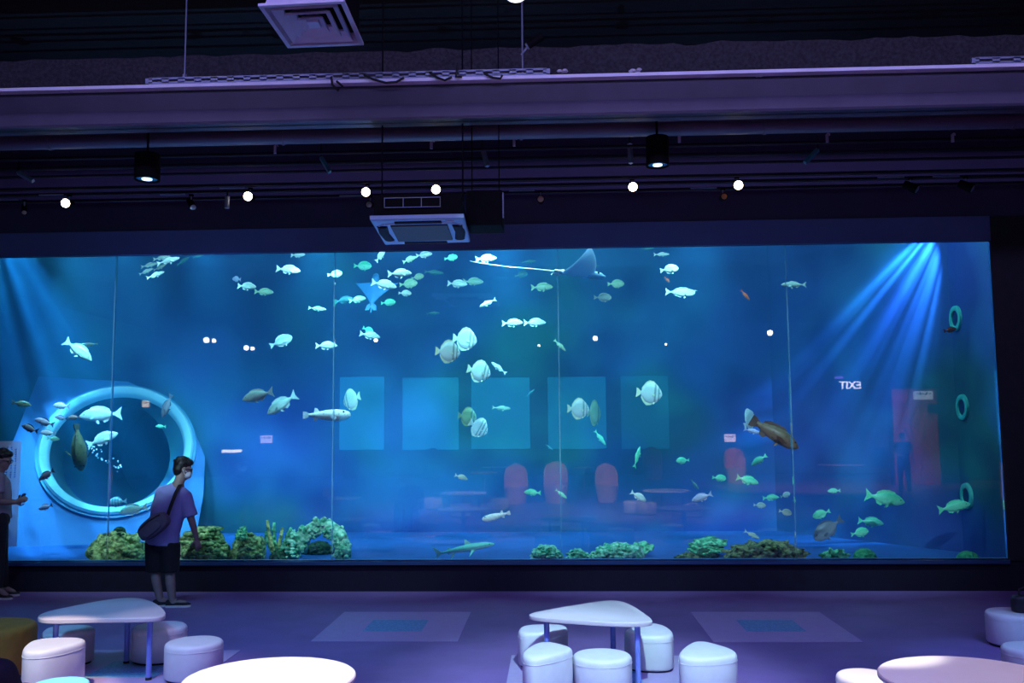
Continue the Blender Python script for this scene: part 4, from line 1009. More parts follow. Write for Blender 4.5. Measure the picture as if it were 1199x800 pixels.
def pouf(name, label, poly, h, m=m_white, group=None, cat='pouf', inset=.035):
    cx = sum(p[0] for p in poly)/len(poly); cy = sum(p[1] for p in poly)/len(poly)
    lp = [(x-cx, y-cy) for x, y in poly]
    t = thing(name, label, cat, (cx, cy, 0), 0, group)
    MB().prism(lp, .018, h, inset=inset).build('cushion', m, t, angle=60)
    # stitched seam a little below the top
    b = MB(); n = len(lp); k = 1.004
    b.tube([(x*k, y*k, h-inset*1.5) for x, y in lp]+[(lp[0][0]*k, lp[0][1]*k, h-inset*1.5)], .002, 6); b.build('piping', m, t)
    MB().prism([(x*.9, y*.9) for x, y in lp], 0, .022).build('foot_plate', m_dkfoot, t, smooth=False)
    return t
def round_pouf(cx, cy, w, label, m=m_white, h=SH):
    p = G(cx, cy, h); r = w/2/scale_at(p)
    return pouf('round_pouf', label, ngon(p.x, p.y, r), h, m)
def shaped_pouf(pix, label, h=SH):
    pts = smooth_poly([(G(x, y, h).x, G(x, y, h).y) for x, y in pix], 3)
    return pouf('wedge_pouf', label, pts, h)
shaped_pouf([(25, 758), (38, 748), (70, 745.5), (100, 746), (101, 751), (60, 762), (28, 764)], 'white pouf with a wedge top in front of the mustard seat and triangular table', .36)
shaped_pouf([(47, 740), (56, 733), (90, 730.5), (111, 732), (112, 736), (84, 741), (51, 743)], 'white pouf behind, mostly under the triangular table by the mustard seat')
round_pouf(187, 732.5, 62, 'round white pouf behind the steel leg of the triangular table near the person')
round_pouf(227.5, 750.5, 66, 'round white pouf standing alone between triangular and glaring round table')
shaped_pouf([(608, 766), (622, 754), (640, 749.5), (668, 756), (672, 761), (648, 768), (622, 772)], 'white wedge pouf at the front corner of the middle triangular table', .35)
round_pouf(705, 766, 69, 'round white pouf at the front of the middle triangular table')
shaped_pouf([(605, 738), (611, 731.5), (640, 730), (664, 731), (665, 737), (640, 741), (612, 742)], 'white pouf under the narrow tip of the middle triangular table')
shaped_pouf([(726, 738), (758, 728), (778, 731), (791, 741), (782, 746), (740, 745)], 'white quarter-round pouf behind the wide end of the middle triangular table')
shaped_pouf([(793, 764), (806, 753), (819, 749), (842, 754), (864, 762), (862, 768), (828, 772), (797, 770)], 'white wedge pouf standing by itself beside the middle triangular table')
round_pouf(1187, 716, 62, 'bluish round pouf farther back at the edge of the photo')
round_pouf(1208, 757, 66, 'bluish round pouf nearer, overlapping another at the edge of the photo')
round_pouf(1013, 789.5, 66, 'cream round pouf tucked beside the round table at the lower corner')
round_pouf(70, 799.5, 66, 'round pouf glowing cyan under a lamp at the bottom edge')
p = G(-9, 731, .40); pouf('round_ottoman', 'large mustard yellow round seat beside the triangular table', ngon(p.x, p.y, .33), .40, m_yellow, cat='ottoman', inset=.05)
def leg(b, x, y, h, r=.021): 
    b.lathe([(r, 0), (r, h)], (x, y, 0), 16); return b
def tri_table(pix, legs, label):
    pts = [(G(x, y, TH).x, G(x, y, TH).y) for x, y in pix]
    cx = sum(p[0] for p in pts)/len(pts); cy = sum(p[1] for p in pts)/len(pts)
    pts = smooth_poly([((x-cx)*1.015, (y-cy)*1.015) for x, y in pts], 2)
    t = thing('triangular_table', label, 'table', (cx, cy, 0))
    top = MB().prism(pts, TH-.032, TH-.001, inset=.006).build('tabletop', m_edge, t, angle=50)
    MB().prism([(x*.992, y*.992) for x, y in pts], TH-.004, TH).build('laminate', m_top, top, smooth=False)
    for l_ in legs:
        q = l_ if isinstance(l_, Vector) else G(l_[0], l_[1], TH)
        o = leg(MB(), 0, 0, TH-.03).build('leg', m_steel, t); o.location = (q.x-cx, q.y-cy, 0)
        MB().lathe([(.024, 0), (.024, .02), (.02, .026)], (0, 0, 0), 16).build('foot_cap', m_dkfoot, o)
    return t
tri_table([(43, 723), (52, 717), (88, 709.5), (122, 703), (148, 700), (166, 701), (182, 706.5), (193, 715.5), (193, 721), (180, 724), (110, 724.5), (55, 726)], [(66, 722), (150, 706), (176, 720)],
          'triangular white table with rounded corners between the mustard seat and the person')
tri_table([(618, 719), (638, 715), (670, 709.5), (702, 704.5), (720, 703), (735, 706.5), (750, 715.5), (763, 725), (762, 728.5), (735, 729.5), (700, 728), (655, 725), (626, 722.5)], [(640, 720.5), (717, 711), (746, 726)],
          'triangular white table with rounded corners ringed by poufs in mid floor')
def round_table(cx, cy, w, label):
    p = G(cx, cy, TH); r = w/2/scale_at(p)
    t = thing('round_table', label, 'table', (p.x, p.y, 0))
    top = MB().lathe([(.01, TH-.032), (r*.985, TH-.032), (r, TH-.026), (r, TH-.008), (r-.006, TH-.001), (.01, TH-.001)], seg=72).build('tabletop', m_edge, t)
    MB().lathe([(.01, TH-.003), (r-.006, TH-.003), (r-.008, TH), (.01, TH)], seg=72).build('laminate', m_top, top)
    MB().lathe([(.24, 0), (.24, .012), (.05, .03), (.04, .06), (.04, TH-.05), (.12, TH-.031)], seg=32).build('pedestal', m_steel, t)
    return t
round_table(316, 793, 199, 'round white table glaring under a lamp at the bottom edge')
round_table(1139, 793, 209, 'round table in dusky pink light at the lower corner')
# dark bag on the rear pouf at the edge
q = G(1187, 716, SH)+Vector((.1, -.06, 0))
t = thing('handbag', 'dark handbag lying on the farther bluish pouf', 'bag', (q.x, q.y, SH))
MB().prism(smooth_poly([(-.13, -.07), (.13, -.07), (.15, .07), (-.15, .07)], 2), .004, .15, inset=.04).build('body', mat('dark_bag_leather', (34, 32, 44), .5), t)
MB().tube([(-.08, 0, .14), (-.07, 0, .2), (0, 0, .23), (.07, 0, .2), (.08, 0, .14)], .009, 8).build('handle', m_dkfoot, t)
# floor decals
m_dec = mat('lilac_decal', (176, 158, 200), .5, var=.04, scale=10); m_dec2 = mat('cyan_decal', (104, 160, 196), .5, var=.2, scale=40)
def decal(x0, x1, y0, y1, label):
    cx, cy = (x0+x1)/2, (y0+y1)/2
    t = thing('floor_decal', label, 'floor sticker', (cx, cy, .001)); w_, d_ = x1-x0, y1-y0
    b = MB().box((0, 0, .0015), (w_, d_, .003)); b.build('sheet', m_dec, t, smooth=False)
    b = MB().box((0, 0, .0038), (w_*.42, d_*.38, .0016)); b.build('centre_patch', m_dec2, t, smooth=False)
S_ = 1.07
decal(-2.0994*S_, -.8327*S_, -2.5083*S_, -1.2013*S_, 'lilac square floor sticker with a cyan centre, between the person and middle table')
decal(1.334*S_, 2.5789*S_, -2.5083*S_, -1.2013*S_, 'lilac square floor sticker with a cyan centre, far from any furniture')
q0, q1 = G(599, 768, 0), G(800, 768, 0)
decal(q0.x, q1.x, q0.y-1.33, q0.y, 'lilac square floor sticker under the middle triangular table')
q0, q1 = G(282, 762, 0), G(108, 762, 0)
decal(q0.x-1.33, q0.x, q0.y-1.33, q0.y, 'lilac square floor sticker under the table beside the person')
# ------------------------------------------------------------------ people
m_skin = mat('skin', (146, 122, 116), .55, var=.05, scale=20); m_hair = mat('black_hair', (22, 18, 18), .5, var=.3, scale=60, bump=.3)
m_maskw = mat('white_mask', (222, 226, 232), .7); m_sole = mat('white_sole', (214, 212, 208), .6); m_shoe = mat('black_canvas', (26, 26, 32), .8)
m_frame = mat('glasses_frame', (20, 20, 24), .3)
def hand(b, wr, d, n, curl=.5, s=1.0, grip=False):
    """palm and five bent fingers: wr wrist, d pointing direction, n the palm's facing"""
    d = Vector(d).normalized(); n = Vector(n); n = (n-d*n.dot(d)).normalized(); sd = d.cross(n)
    k = wr+d*.045*s; e = wr+d*.085*s
    b.capsule(wr, wr+d*.03*s, .026*s, .028*s, flat=.6, up=sd)
    b.capsule(k, e, .036*s, .038*s, flat=.42, up=sd)
    for i, (o, L) in enumerate(((-.03, .062), (-.0105, .075), (.0095, .07), (.028, .054))):
        p = wr+d*.092*s+sd*o*s; pts = [p]; dr = d.copy(); a = curl*(.8+.1*i)
        for seg in (.45, .32, .23):
            dr = (dr*math.cos(a)+n*math.sin(a)).normalized(); n2 = n
            p = p+dr*L*seg*s; pts.append(p)
        b.chain(pts, [.0095*s, .009*s, .0082*s, .007*s])
    p = wr+d*.03*s-sd*.03*s
    b.chain([p, p+(d*.5-sd*.75+n*.3).normalized()*.034*s, p+(d*.5-sd*.75+n*.3).normalized()*.034*s+(d*.9-sd*.1+n*.4).normalized()*.028*s, p+(d*.5-sd*.75+n*.3).normalized()*.034*s+(d*.85+n*.7).normalized()*.05*s], [.014*s, .012*s, .0105*s, .008*s])
def head(b, c, f, up, s=1.0):
    f = Vector(f).normalized(); up = Vector(up); up = (up-f*up.dot(f)).normalized(); sd = f.cross(up)
    M = Matrix((f, -sd, up)).transposed()
    def B(p, r): b.ball(c+M @ (Vector(p)*s), tuple(x*s for x in r), 18, 12, rot=M)
    B((-.008, 0, .025), (.093, .075, .088)); B((.012, 0, -.04), (.072, .06, .072)); B((.05, 0, -.085), (.035, .036, .026))
    B((.078, 0, -.014), (.02, .012, .026)); B((.09, 0, -.026), (.014, .0145, .011))
    B((.072, .03, .018), (.014, .024, .009)); B((.072, -.03, .018), (.014, .024, .009))
    B((.076, 0, -.055), (.012, .024, .006)); B((.075, 0, -.066), (.012, .02, .006))
    for q in (-1, 1): B((-.005, q*.077, -.01), (.02, .01, .032))
    return M
def shoe(b, b2, an, d, L=.27, s=1.0):
    d = Vector((d[0], d[1], 0)).normalized(); up = Vector((0, 0, 1)); sd = d.cross(up); a = Vector((an.x, an.y, 0))-d*L*.28
    def pt(x, y, z): return a+d*x*L+sd*y+up*z
    prof = [(0, .026), (.06, .036), (.25, .038), (.5, .04), (.72, .048), (.88, .042), (.97, .026), (1, .01)]
    out = [(x, w_) for x, w_ in prof]+[(x, -w_) for x, w_ in reversed(prof)]
    b2.rings([[pt(x, y*1.04, z) for x, y in out] for z in (.002, .026)])
    hs = {0: .075, .06: .085, .25: .095, .5: .08, .72: .06, .88: .05, .97: .04, 1: .032}
    rs = []
    for x, w_ in prof:
        h = hs[x]; rs.append([pt(x, w_*math.cos(t)*(1 if math.sin(t) < .2 else .92), .024+max(0, math.sin(t))**.8*(h-.024)) for t in (2*PI*j/14 for j in range(14))])
    b.rings(rs)
def person(label, J, face, up, shirt, lower, short, feet, sleeve=.55, fat=1.0, lat=(1, 0, 0), hands=((0, 0, -1), (0, 0, -1)), palm=((0, 1, 0), (0, 1, 0)), curl=(.25, .25), glasses=True, mask=False, shoes=True, hem=.0):
    base = J.get('base') or Vector(((J['anL'].x+J['anR'].x)/2, (J['anL'].y+J['anR'].y)/2, 0))
    t = thing('person', label, 'person', base)
    lat = Vector(lat).normalized()
    L = lambda b: local(b, base)
    b = MB()
    hd = J['head']; M = head(b, hd, face, up)
    b.chain([J['neck']-(hd-J['neck'])*.3, J['neck'].lerp(hd, .55)], [.062, .054])
    sp = [J['pelvis'], J['waist'], J['chest'], J['neck']-(J['neck']-J['chest'])*.28]
    b.chain(sp, [.155*fat, .135*fat, .155*fat, .085*fat], flat=.66, up=lat)
    for s in 'LR':
        b.chain([J['chest'].lerp(J['sh'+s], .5)+(J['neck']-J['chest'])*.3, J['sh'+s]], [.07*fat, .06*fat])
        b.chain([J['sh'+s], J['el'+s], J['wr'+s]], [.053*fat, .041*fat, .028*fat])
        b.chain([J['hip'+s], J['kn'+s]], [.088*fat, .058*fat])
        cm = J['kn'+s].lerp(J['an'+s], .32); cm = cm+Vector((0, -.012, 0)) if True else cm
        b.chain([J['kn'+s], cm, J['an'+s]], [.055*fat, .054*fat, .036*fat])
        i = 0 if s == 'L' else 1
        hand(b, J['wr'+s], hands[i], palm[i], curl[i])
        if not shoes or True:
            d = Vector((feet[i][0], feet[i][1], 0)).normalized(); b.chain([J['an'+s], J['an'+s]+d*.12-Vector((0, 0, J['an'+s].z-.045))], [.036, .03])
    L(b).build('body', m_skin, t, remesh=.0075, it=3)
    # hair
    b = MB()
    def B(p, r): b.ball(hd+M @ Vector(p), r, 18, 12, rot=M)
    B((-.026, 0, .046), (.094, .086, .086)); B((-.05, 0, -.005), (.064, .08, .07)); B((.03, 0, .085), (.066, .074, .044)); B((-.052, 0, -.045), (.045, .06, .045))
    q = random.Random(5)
    for i in range(26):
        a = q.uniform(0, 2*PI); e = q.uniform(.05, 1.3); r = Vector((math.cos(a)*math.cos(e)*.09-.025, math.sin(a)*math.cos(e)*.084, math.sin(e)*.088+.045)); B(r, (.024, .024, .018))
    L(b).build('hair', m_hair, t, remesh=.009, it=2)
    if glasses:
        b = MB()
        for q in (-1, 1):
            c = Vector((.096, q*.034, .004)); b.tube([hd+M @ (c+Vector((-abs(y)*.2, y, z))) for y, z in ((.027*math.cos(a), .02*math.sin(a)) for a in (2*PI*k/16 for k in range(17)))], .0032, 6)
            b.tube([hd+M @ Vector(v) for v in ((.092, q*.06, .008), (.04, q*.079, .008), (-.012, q*.083, .004))], .003, 6)
        b.tube([hd+M @ Vector(v) for v in ((.1, -.01, .008), (.1, .01, .008))], .003, 6)
        L(b).build('glasses', m_frame, t)
    if mask:
        b = MB(); B((.05, 0, -.055), (.056, .062, .048))
        for q in (-1, 1): b.tube([hd+M @ Vector(v) for v in ((.05, q*.06, -.03), (.015, q*.077, -.02), (-.012, q*.086, -.01), (.01, q*.08, -.05), (.045, q*.062, -.07))], .0035, 6)
        L(b).build('face_mask', m_maskw, t)['label'] = 'white face mask'
    # shirt
    b = MB(); k = 1.14*fat
    b.tube([J['pelvis']-(J['waist']-J['pelvis']).normalized()*hem, J['pelvis'].lerp(J['waist'], .6), J['waist'].lerp(J['chest'], .6), J['chest'].lerp(J['neck'], .35), J['neck']-(J['neck']-J['chest'])*.1], [.168*k, .16*k, .168*k, .15*k, .07*k], 24, flat=.7, up=lat)
    for s in 'LR':
        sh = J['sh'+s]; e = sh.lerp(J['el'+s], sleeve)
        b.chain([J['chest'].lerp(sh, .5)+(J['neck']-J['chest'])*.3, sh], [.082*fat, .076*fat])
        b.tube([sh+(sh-e)*.02, sh.lerp(e, .5), e], [.078*fat, .076*fat, .084*fat], 18)
        b.ball(sh, .078*fat)
    L(b).build('shirt', shirt, t, remesh=.011, it=5)
    # trousers or shorts
    b = MB(); b.chain([J['hipL'].lerp(J['hipR'], .2)+Vector((0, 0, .04)), J['hipL'].lerp(J['hipR'], .8)+Vector((0, 0, .04))], [.125*fat]*2)
    for s in 'LR':
        kn, an = J['kn'+s], J['an'+s]
        if short:
            e = J['hip'+s].lerp(kn, short); b.tube([J['hip'+s]+Vector((0, 0, .05)), J['hip'+s].lerp(e, .5), e], [.112*fat, .108*fat, .1*fat], 20)
        else:
            b.chain([J['hip'+s], kn], [.108*fat, .078*fat]); b.tube([kn+(J['hip'+s]-kn)*.05, kn.lerp(an, .5), an+Vector((0, 0, .0))], [.078*fat, .072*fat, .066*fat], 18)
    L(b).build('shorts' if short else 'trousers', lower, t, remesh=.011, it=4)
    if shoes:
        for i, s in enumerate('LR'):
            b, b2 = MB(), MB(); shoe(b, b2, J['an'+s], feet[i])
            o = L(b).build('shoe', m_shoe, t, angle=70); L(b2).build('sole', m_sole, o)
    return t
# --- the visitor at the glass
Y1 = G(200, 711, 0).y
def Q(px, py, dy=0): return P(px, py, Y1+dy)
J = dict(pelvis=Q(190, 636), waist=Q(193, 612), chest=Q(201, 586), neck=Q(209, 566), head=Q(214.5, 549.5, .03),
         shL=Q(190, 577, .02), elL=Q(183, 603, .12), wrL=Q(188, 618, .32), shR=Q(217, 582, -.02), elR=Q(224.5, 610, -.02), wrR=Q(230, 630, .06),
         hipL=Q(181.5, 640), hipR=Q(199, 641), knL=Q(182, 671, .02), knR=Q(199, 672, .0), anL=Q(187.5, 703), anR=Q(202.5, 706, -.02))
m_shirt = mat('lilac_cotton', (142, 144, 204), .8, var=.05, scale=9, bump=.06); m_short = mat('black_cotton', (24, 23, 30), .85, var=.15)
person('person in lilac T-shirt and black shorts leaning toward the tank, seen from behind', J, (.84, .5, -.22), (.1, .1, 1), m_shirt, m_short, .93, ((.9, .45), (1, .12)), sleeve=.82,
       hands=((.4, .8, -.3), (.12, .3, -1)), palm=((0, 0, -1), (-.6, .6, 0)), curl=(.5, .3), mask=True, hem=.02, fat=1.0)
# sling bag worn across the back
b0 = Q(181, 616, -.25)
t = thing('sling_bag', 'grey sling bag worn across the back of the person in lilac', 'bag', b0)
m_bag = mat('grey_nylon', (92, 88, 104), .7, var=.1, scale=20, bump=.1); m_strap = mat('black_strap', (22, 21, 28), .7)
Rb = Matrix.Rotation(math.radians(-38), 3, 'Y')
b = MB(); poly = smooth_poly([(-.17, -.09), (.14, -.1), (.19, 0), (.13, .11), (-.16, .1), (-.2, .0)], 3)
b.prism(poly, -.055, .055, inset=.035, tf=lambda p: Rb @ Vector((p.x, -p.z, p.y))); b.build('pouch', m_bag, t, angle=70)
b = MB(); b.prism([(x*.6, y*.5) for x, y in poly], .04, .075, inset=.012, tf=lambda p: Rb @ Vector((p.x-.02, -p.z, p.y-.02))); b.build('pocket', m_bag, t, angle=70)
b = MB(); b.tube([Rb @ Vector((-.15, -.062, .06)), Rb @ Vector((0, -.066, .072)), Rb @ Vector((.14, -.062, .055))], .005, 6); b.build('zip', m_strap, t)
b = MB(); pts = [Q(196, 604, -.19), Q(201, 590, -.175), Q(206, 577, -.145), Q(210.5, 568.5, -.07), Q(213, 566, .03), Q(214, 570, .1)]
b.tube([p-b0 for p in pts], .021, 10, flat=.22, up=(1, 0, .4)); b.build('strap', m_strap, t)
# --- visitor at the left edge, side on
Y2 = G(6, 700, 0).y
def Q(px, py, dy=0): return P(px, py, Y2+dy)
J = dict(pelvis=Q(-1, 609), waist=Q(-1.5, 592), chest=Q(-1.5, 570), neck=Q(-1, 554), head=Q(3.5, 539),
         shL=Q(0, 560, .17), elL=Q(2, 587, .2), wrL=Q(20, 588, .12), shR=Q(-2, 560, -.17), elR=Q(-3, 588, -.2), wrR=Q(17, 588.5, -.06),
         hipL=Q(-1, 613, .09), hipR=Q(-1, 613, -.09), knL=Q(1.5, 650, .1), knR=Q(-2, 650, -.1), anL=Q(4, 688, .1), anR=Q(-3, 689, -.12))
person('person in grey shirt and dark trousers at the photo edge, side on, forearms raised', J, (1, .1, -.25), (0, 0, 1), mat('grey_cotton', (158, 156, 164), .8, var=.06, scale=9, bump=.06), mat('dark_trousers', (24, 24, 34), .85, var=.15), 0, ((1, .1), (1, -.05)),
       sleeve=.62, lat=(0, 1, 0), hands=((.9, -.2, .3), (.9, .3, .3)), palm=((0, -1, .3), (0, 1, .3)), curl=(.75, .75), fat=.94)
ph = thing('mobile_phone', 'dark phone held in front of the person in the grey shirt', 'phone', Q(25, 584.5, .03)); 
b = MB().box((0, 0, 0), (.012, .072, .145), rot=Matrix.Rotation(.5, 3, 'Y')); b.build('case', mat('phone_case', (24, 24, 30), .3), ph, bevel=.004)
b = MB().box((-.0068, 0, -.003), (.0016, .064, .132), rot=Matrix.Rotation(.5, 3, 'Y')); b.build('screen', mat('phone_glass', (30, 40, 60), .1), ph)
# --- visitor seated at the lower left corner, only a shoulder in view
c = P(2, 795, -6.9)
zc = c.z
def V(x, y, z): return Vector((c.x+x, c.y+y, z))
z0 = .44
J = dict(base=V(-.1, 0, 0), pelvis=V(-.22, 0, z0+.17), waist=V(-.2, 0, z0+.29), chest=V(-.17, 0, zc-.08), neck=V(-.2, -.02, zc+.13), head=V(-.3, .02, zc+.27),
         shR=V(.0, -.02, zc+.02), elR=V(.08, .05, zc-.28), wrR=V(-.05, .28, zc-.32), shL=V(-.3, 0, zc+.02), elL=V(-.38, .06, zc-.28), wrL=V(-.3, .28, zc-.32),
         hipL=V(-.32, 0, z0+.11), hipR=V(-.12, 0, z0+.11), knL=V(-.34, .42, z0+.11), knR=V(-.12, .42, z0+.11), anL=V(-.34, .46, .08), anR=V(-.12, .46, .08))
person('seated person in a black top, only shoulder and arm showing at the bottom corner', J, (-.3, 1, -.3), (-.35, .1, 1), mat('black_top', (20, 22, 34), .8, var=.15, bump=.05), mat('dark_denim', (30, 34, 56), .85), 0, ((0, 1), (0, 1)), sleeve=.5,
       hands=((.1, .9, -.2), (.1, .9, -.2)), palm=((0, 0, -1), (0, 0, -1)), fat=1.02)
pouf('round_pouf', 'pouf carrying the seated person at the bottom corner', ngon(c.x-.2, c.y, .22), z0-.02, m_white)
# --- information panel on the glass behind the visitor at the left edge
q0 = P(-30, 517, -.012); q1 = P(19.5, 640, -.012)
m_panel = bpy.data.materials.new('frosted_panel'); m_panel.use_nodes = True
nt = m_panel.node_tree; pb = nt.nodes['Principled BSDF']; pb.inputs['Base Color'].default_value = lin((236, 240, 250)); pb.inputs['Alpha'].default_value = .45
t = thing('information_sign', 'pale translucent information panel with small writing on the glass behind the grey-shirted person', 'sign', (q0.x, -.012, q1.z))
W_, H_ = q1.x-q0.x, q0.z-q1.z
MB().box((W_/2, 0, H_/2), (W_, .008, H_)).build('sheet', m_panel, t, smooth=False)
b = MB()
for i in range(9):
    for j in range(14):
        if (i*5+j*3) % 7 == 0: continue
        b.box((W_-.06-.055*i, -.006, H_-.08-.028*j), (.012+.01*((i+j) % 2), .003, .010))
        b.box((W_-.06-.055*i+.008, -.006, H_-.08-.028*j+.004), (.004, .003, .018))
b.build('lettering', mat('blue_print', (60, 100, 180), .6), t, smooth=False)
# ------------------------------------------------------------------ the hall behind, seen mirrored in the glass
def mir(px, py, z=0.0):
    p = G(px, py, z); return Vector((p.x, -p.y, p.z))
def mirY(px, py, q):
    p = P(px, py, q); return Vector((p.x, -q, p.z))
def lightbox(x0, x1, y0, y1, label, rgb, s, q=29.3):
    a, c = mirY(x0, y1, q), mirY(x1, y0, q); t = thing('light_panel', label, 'light panel', ((a.x+c.x)/2, -q, (a.z+c.z)/2)); w_, h_ = c.x-a.x, c.z-a.z
    MB().box((0, 0, 0), (w_, .04, h_)).build('diffuser', emat('panel_glow_%d' % int(s*100), rgb, s), t, smooth=False)
    b = MB()
    for x in (-1, 1): b.box((x*(w_/2+.03), 0, 0), (.06, .09, h_+.12))
    for z in (-1, 1): b.box((0, 0, z*(h_/2+.03)), (w_, .09, .06))
    b.build('frame', m_dark, t, smooth=False)
G1 = (28, 165, 220)
lightbox(397, 450, 441, 527, 'first tall glowing panel mirrored in the glass, left of the others', G1, 3.0)
lightbox(471, 537, 442, 527, 'second tall glowing panel mirrored in the glass, above the mirrored stools', G1, 3.4)
lightbox(552, 620, 442, 526, 'third tall glowing panel mirrored in the glass, behind the dull slim fish', G1, 3.1)
lightbox(642, 709, 441, 526, 'fourth tall glowing panel mirrored in the glass, behind the broad pale batfish', G1, 2.4)
lightbox(728, 782, 440, 526, 'fifth and faintest glowing panel mirrored in the glass', G1, 1.1)
# exit sign
c = mirY(996, 451.5, 21); t = thing('exit_sign', 'lit EXIT sign mirrored in the glass', 'sign', c); k = 1/scale_at(P(996, 451.5, 21))
MB().box((0, -.05, 0), (30*k, .06, 13*k)).build('box', m_blk, t, smooth=False)
fc = bpy.data.curves.new('lettering', 'FONT'); fc.body = 'EXIT'; fc.size = 12.5*k; fc.align_x = 'CENTER'; fc.align_y = 'CENTER'; fc.extrude = .004; fc.offset = .002
o = bpy.data.objects.new('lettering', fc); COL.objects.link(o); o.parent = t; o.rotation_euler = (PI/2, 0, PI); o.location = (0, .0, 0); fc.materials.append(emat('exit_glow', (245, 250, 255), 9))
bpy.context.view_layer.update(); me = bpy.data.meshes.new_from_object(o.evaluated_get(bpy.context.evaluated_depsgraph_get())); me.name = 'lettering'
o2 = bpy.data.objects.new('lettering', me); COL.objects.link(o2); o2.parent = t; o2.rotation_euler = o.rotation_euler; bpy.data.objects.remove(o)
MB().tube([(0, -.05, 6*k), (0, -.05, 1.2)], .012, 8).build('stem', m_blk, t)
def small_sign(px, py, q, w_, h_, rgb, s, label):
    c = mirY(px, py, q); t = thing('wall_sign', label, 'sign', c); k = 1/scale_at(P(px, py, q)); w_, h_ = w_*k, h_*k
    MB().box((0, 0, 0), (w_, .03, h_)).build('face', emat('sign_%d_%d' % (px, py), rgb, s), t, smooth=False)
    b = MB()
    for i in range(5): b.box((-w_*.32+w_*.16*i, .018, h_*.18), (w_*.08, .006, h_*(.3 if i % 2 else .18)))
    b.build('marks', m_blk, t, smooth=False)
    MB().tube([(0, -.01, h_/2), (0, -.01, h_/2+.8)], .01, 6).build('stem', m_blk, t)
small_sign(311.5, 514.5, 20, 14, 9, (240, 220, 225), 4, 'small lit sign with marks mirrored left of the pufferfish')
small_sign(855, 513, 20, 13, 9, (240, 235, 235), 4, 'small lit sign with marks mirrored below and left of the grouper')
small_sign(1081.5, 463, 20, 22, 10, (200, 225, 240), 2.0, 'pale lit sign mirrored above the red doorway')
small_sign(170, 473, 20, 8, 8, (250, 235, 190), 5, 'small square warm lit sign mirrored over the upper part of the ring')
small_sign(983, 442, 20, 10, 3, (110, 110, 255), 3, 'thin violet lamp strip mirrored above the exit sign')
c = mirY(271, 528.5, 18); t = thing('strip_light', 'white strip light mirrored beside the second pane joint', 'lamp', c); k = 1/scale_at(P(271, 528.5, 18))
MB().box((0, 0, 0), (23*k, .05, 3.6*k)).build('tube_face', emat('strip_glow', (255, 246, 225), 8), t, smooth=False); MB().box((0, -.03, 0), (25*k, .02, 5*k)).build('tray', m_blk, t, smooth=False); MB().tube([(0, -.03, 0), (0, -.03, 1.5)], .01, 6).build('stem', m_blk, t)
# red-lit doorway
a, c = mirY(1047, 582, 21), mirY(1098, 455, 21)
t = thing('red_doorway_screen', 'reddish lit partition mirrored near the tank end', 'partition', ((a.x+c.x)/2, -21, 0))
w_, h_ = c.x-a.x, c.z
MB().box((0, 0, h_/2), (w_, .06, h_)).build('panel', mat('red_wall', (190, 70, 84), .8), t, smooth=False)
for s in (-1, 1): MB().box((s*w_/2, .02, h_/2), (.1, .12, h_)).build('post', m_dark, t, smooth=False)
# standing visitor mirrored
b0 = mir(1060, 577)
def V(x, y, z): return b0+Vector((x, y, z))
J = dict(pelvis=V(0, 0, .95), waist=V(0, 0, 1.12), chest=V(0, 0, 1.32), neck=V(0, 0, 1.5), head=V(0, .02, 1.64), shL=V(-.19, 0, 1.42), elL=V(-.27, .02, 1.15), wrL=V(-.2, .2, 1.1), shR=V(.19, 0, 1.42), elR=V(.27, 0, 1.14), wrR=V(.27, .08, .9),
         hipL=V(-.09, 0, .9), hipR=V(.09, 0, .9), knL=V(-.11, .02, .5), knR=V(.12, .02, .5), anL=V(-.12, 0, .08), anR=V(.14, 0, .08))
person('person standing in dark clothes, mirrored in front of the red partition', J, (0, 1, -.1), (0, 0, 1), mat('charcoal_cotton', (44, 44, 60), .8), mat('charcoal_trousers', (30, 30, 40), .85), 0, ((-.2, 1), (.2, 1)), hands=((.5, .8, 0), (0, .1, -1)), palm=((.5, -.5, 0), (-1, 0, 0)))
# mirrored tables, stools and chairs
def rtable(px, py, w_, label):
    p = mir(px, py, TH); r = w_/2/scale_at(Vector((p.x, -p.y, p.z)))
    t = thing('round_table', label, 'table', (p.x, p.y, 0))
    top = MB().lathe([(.01, TH-.03), (r, TH-.03), (r, TH), (.01, TH)], seg=48).build('tabletop', m_top, t)
    for i in range(3):
        a = 2*PI*i/3+.4; o = leg(MB(), 0, 0, TH-.03).build('leg', m_steel, t); o.location = (.72*r*math.cos(a), .72*r*math.sin(a), 0)
rtable(543, 577, 54, 'round table mirrored among white stools, below the second glowing panel')
rtable(780, 574, 56, 'round table mirrored behind two stools, right of the small white diving fish')
rtable(402, 583, 40, 'low round table mirrored near the second pane joint')
rtable(985, 544, 52, 'round table mirrored under the exit sign')
rtable(580, 547, 30, 'small dark round table mirrored behind the pink chair')
def rstool(px, py, w_, label, m=m_white):
    p = mir(px, py, SH); r = w_/2/scale_at(Vector((p.x, -p.y, p.z)))
    pouf('round_pouf', label, ngon(p.x, p.y, r, 32), SH, m)
rstool(538.5, 590.5, 25, 'stool mirrored in front of the mirrored round table, its nearest')
rstool(575, 590, 25, 'stool mirrored right behind the small white pufferfish')
rstool(585, 584, 21, 'stool mirrored behind the one at the pufferfish')
rstool(507, 583, 22, 'stool mirrored left end of the mirrored stools')
rstool(757, 588, 24, 'pale stool mirrored under the small white diving fish')
rstool(812, 590, 23, 'stool mirrored under the lavender fish')
rstool(740, 587, 20, 'dim stool mirrored left of the pale one')
rstool(385, 571, 15, 'small stool mirrored beside the low round table')
m_pink = mat('coral_pink_shell', (236, 176, 166), .5, var=.05); m_oran = mat('orange_shell', (232, 170, 110), .5, var=.05); m_redc = mat('red_shell', (230, 70, 50), .5)
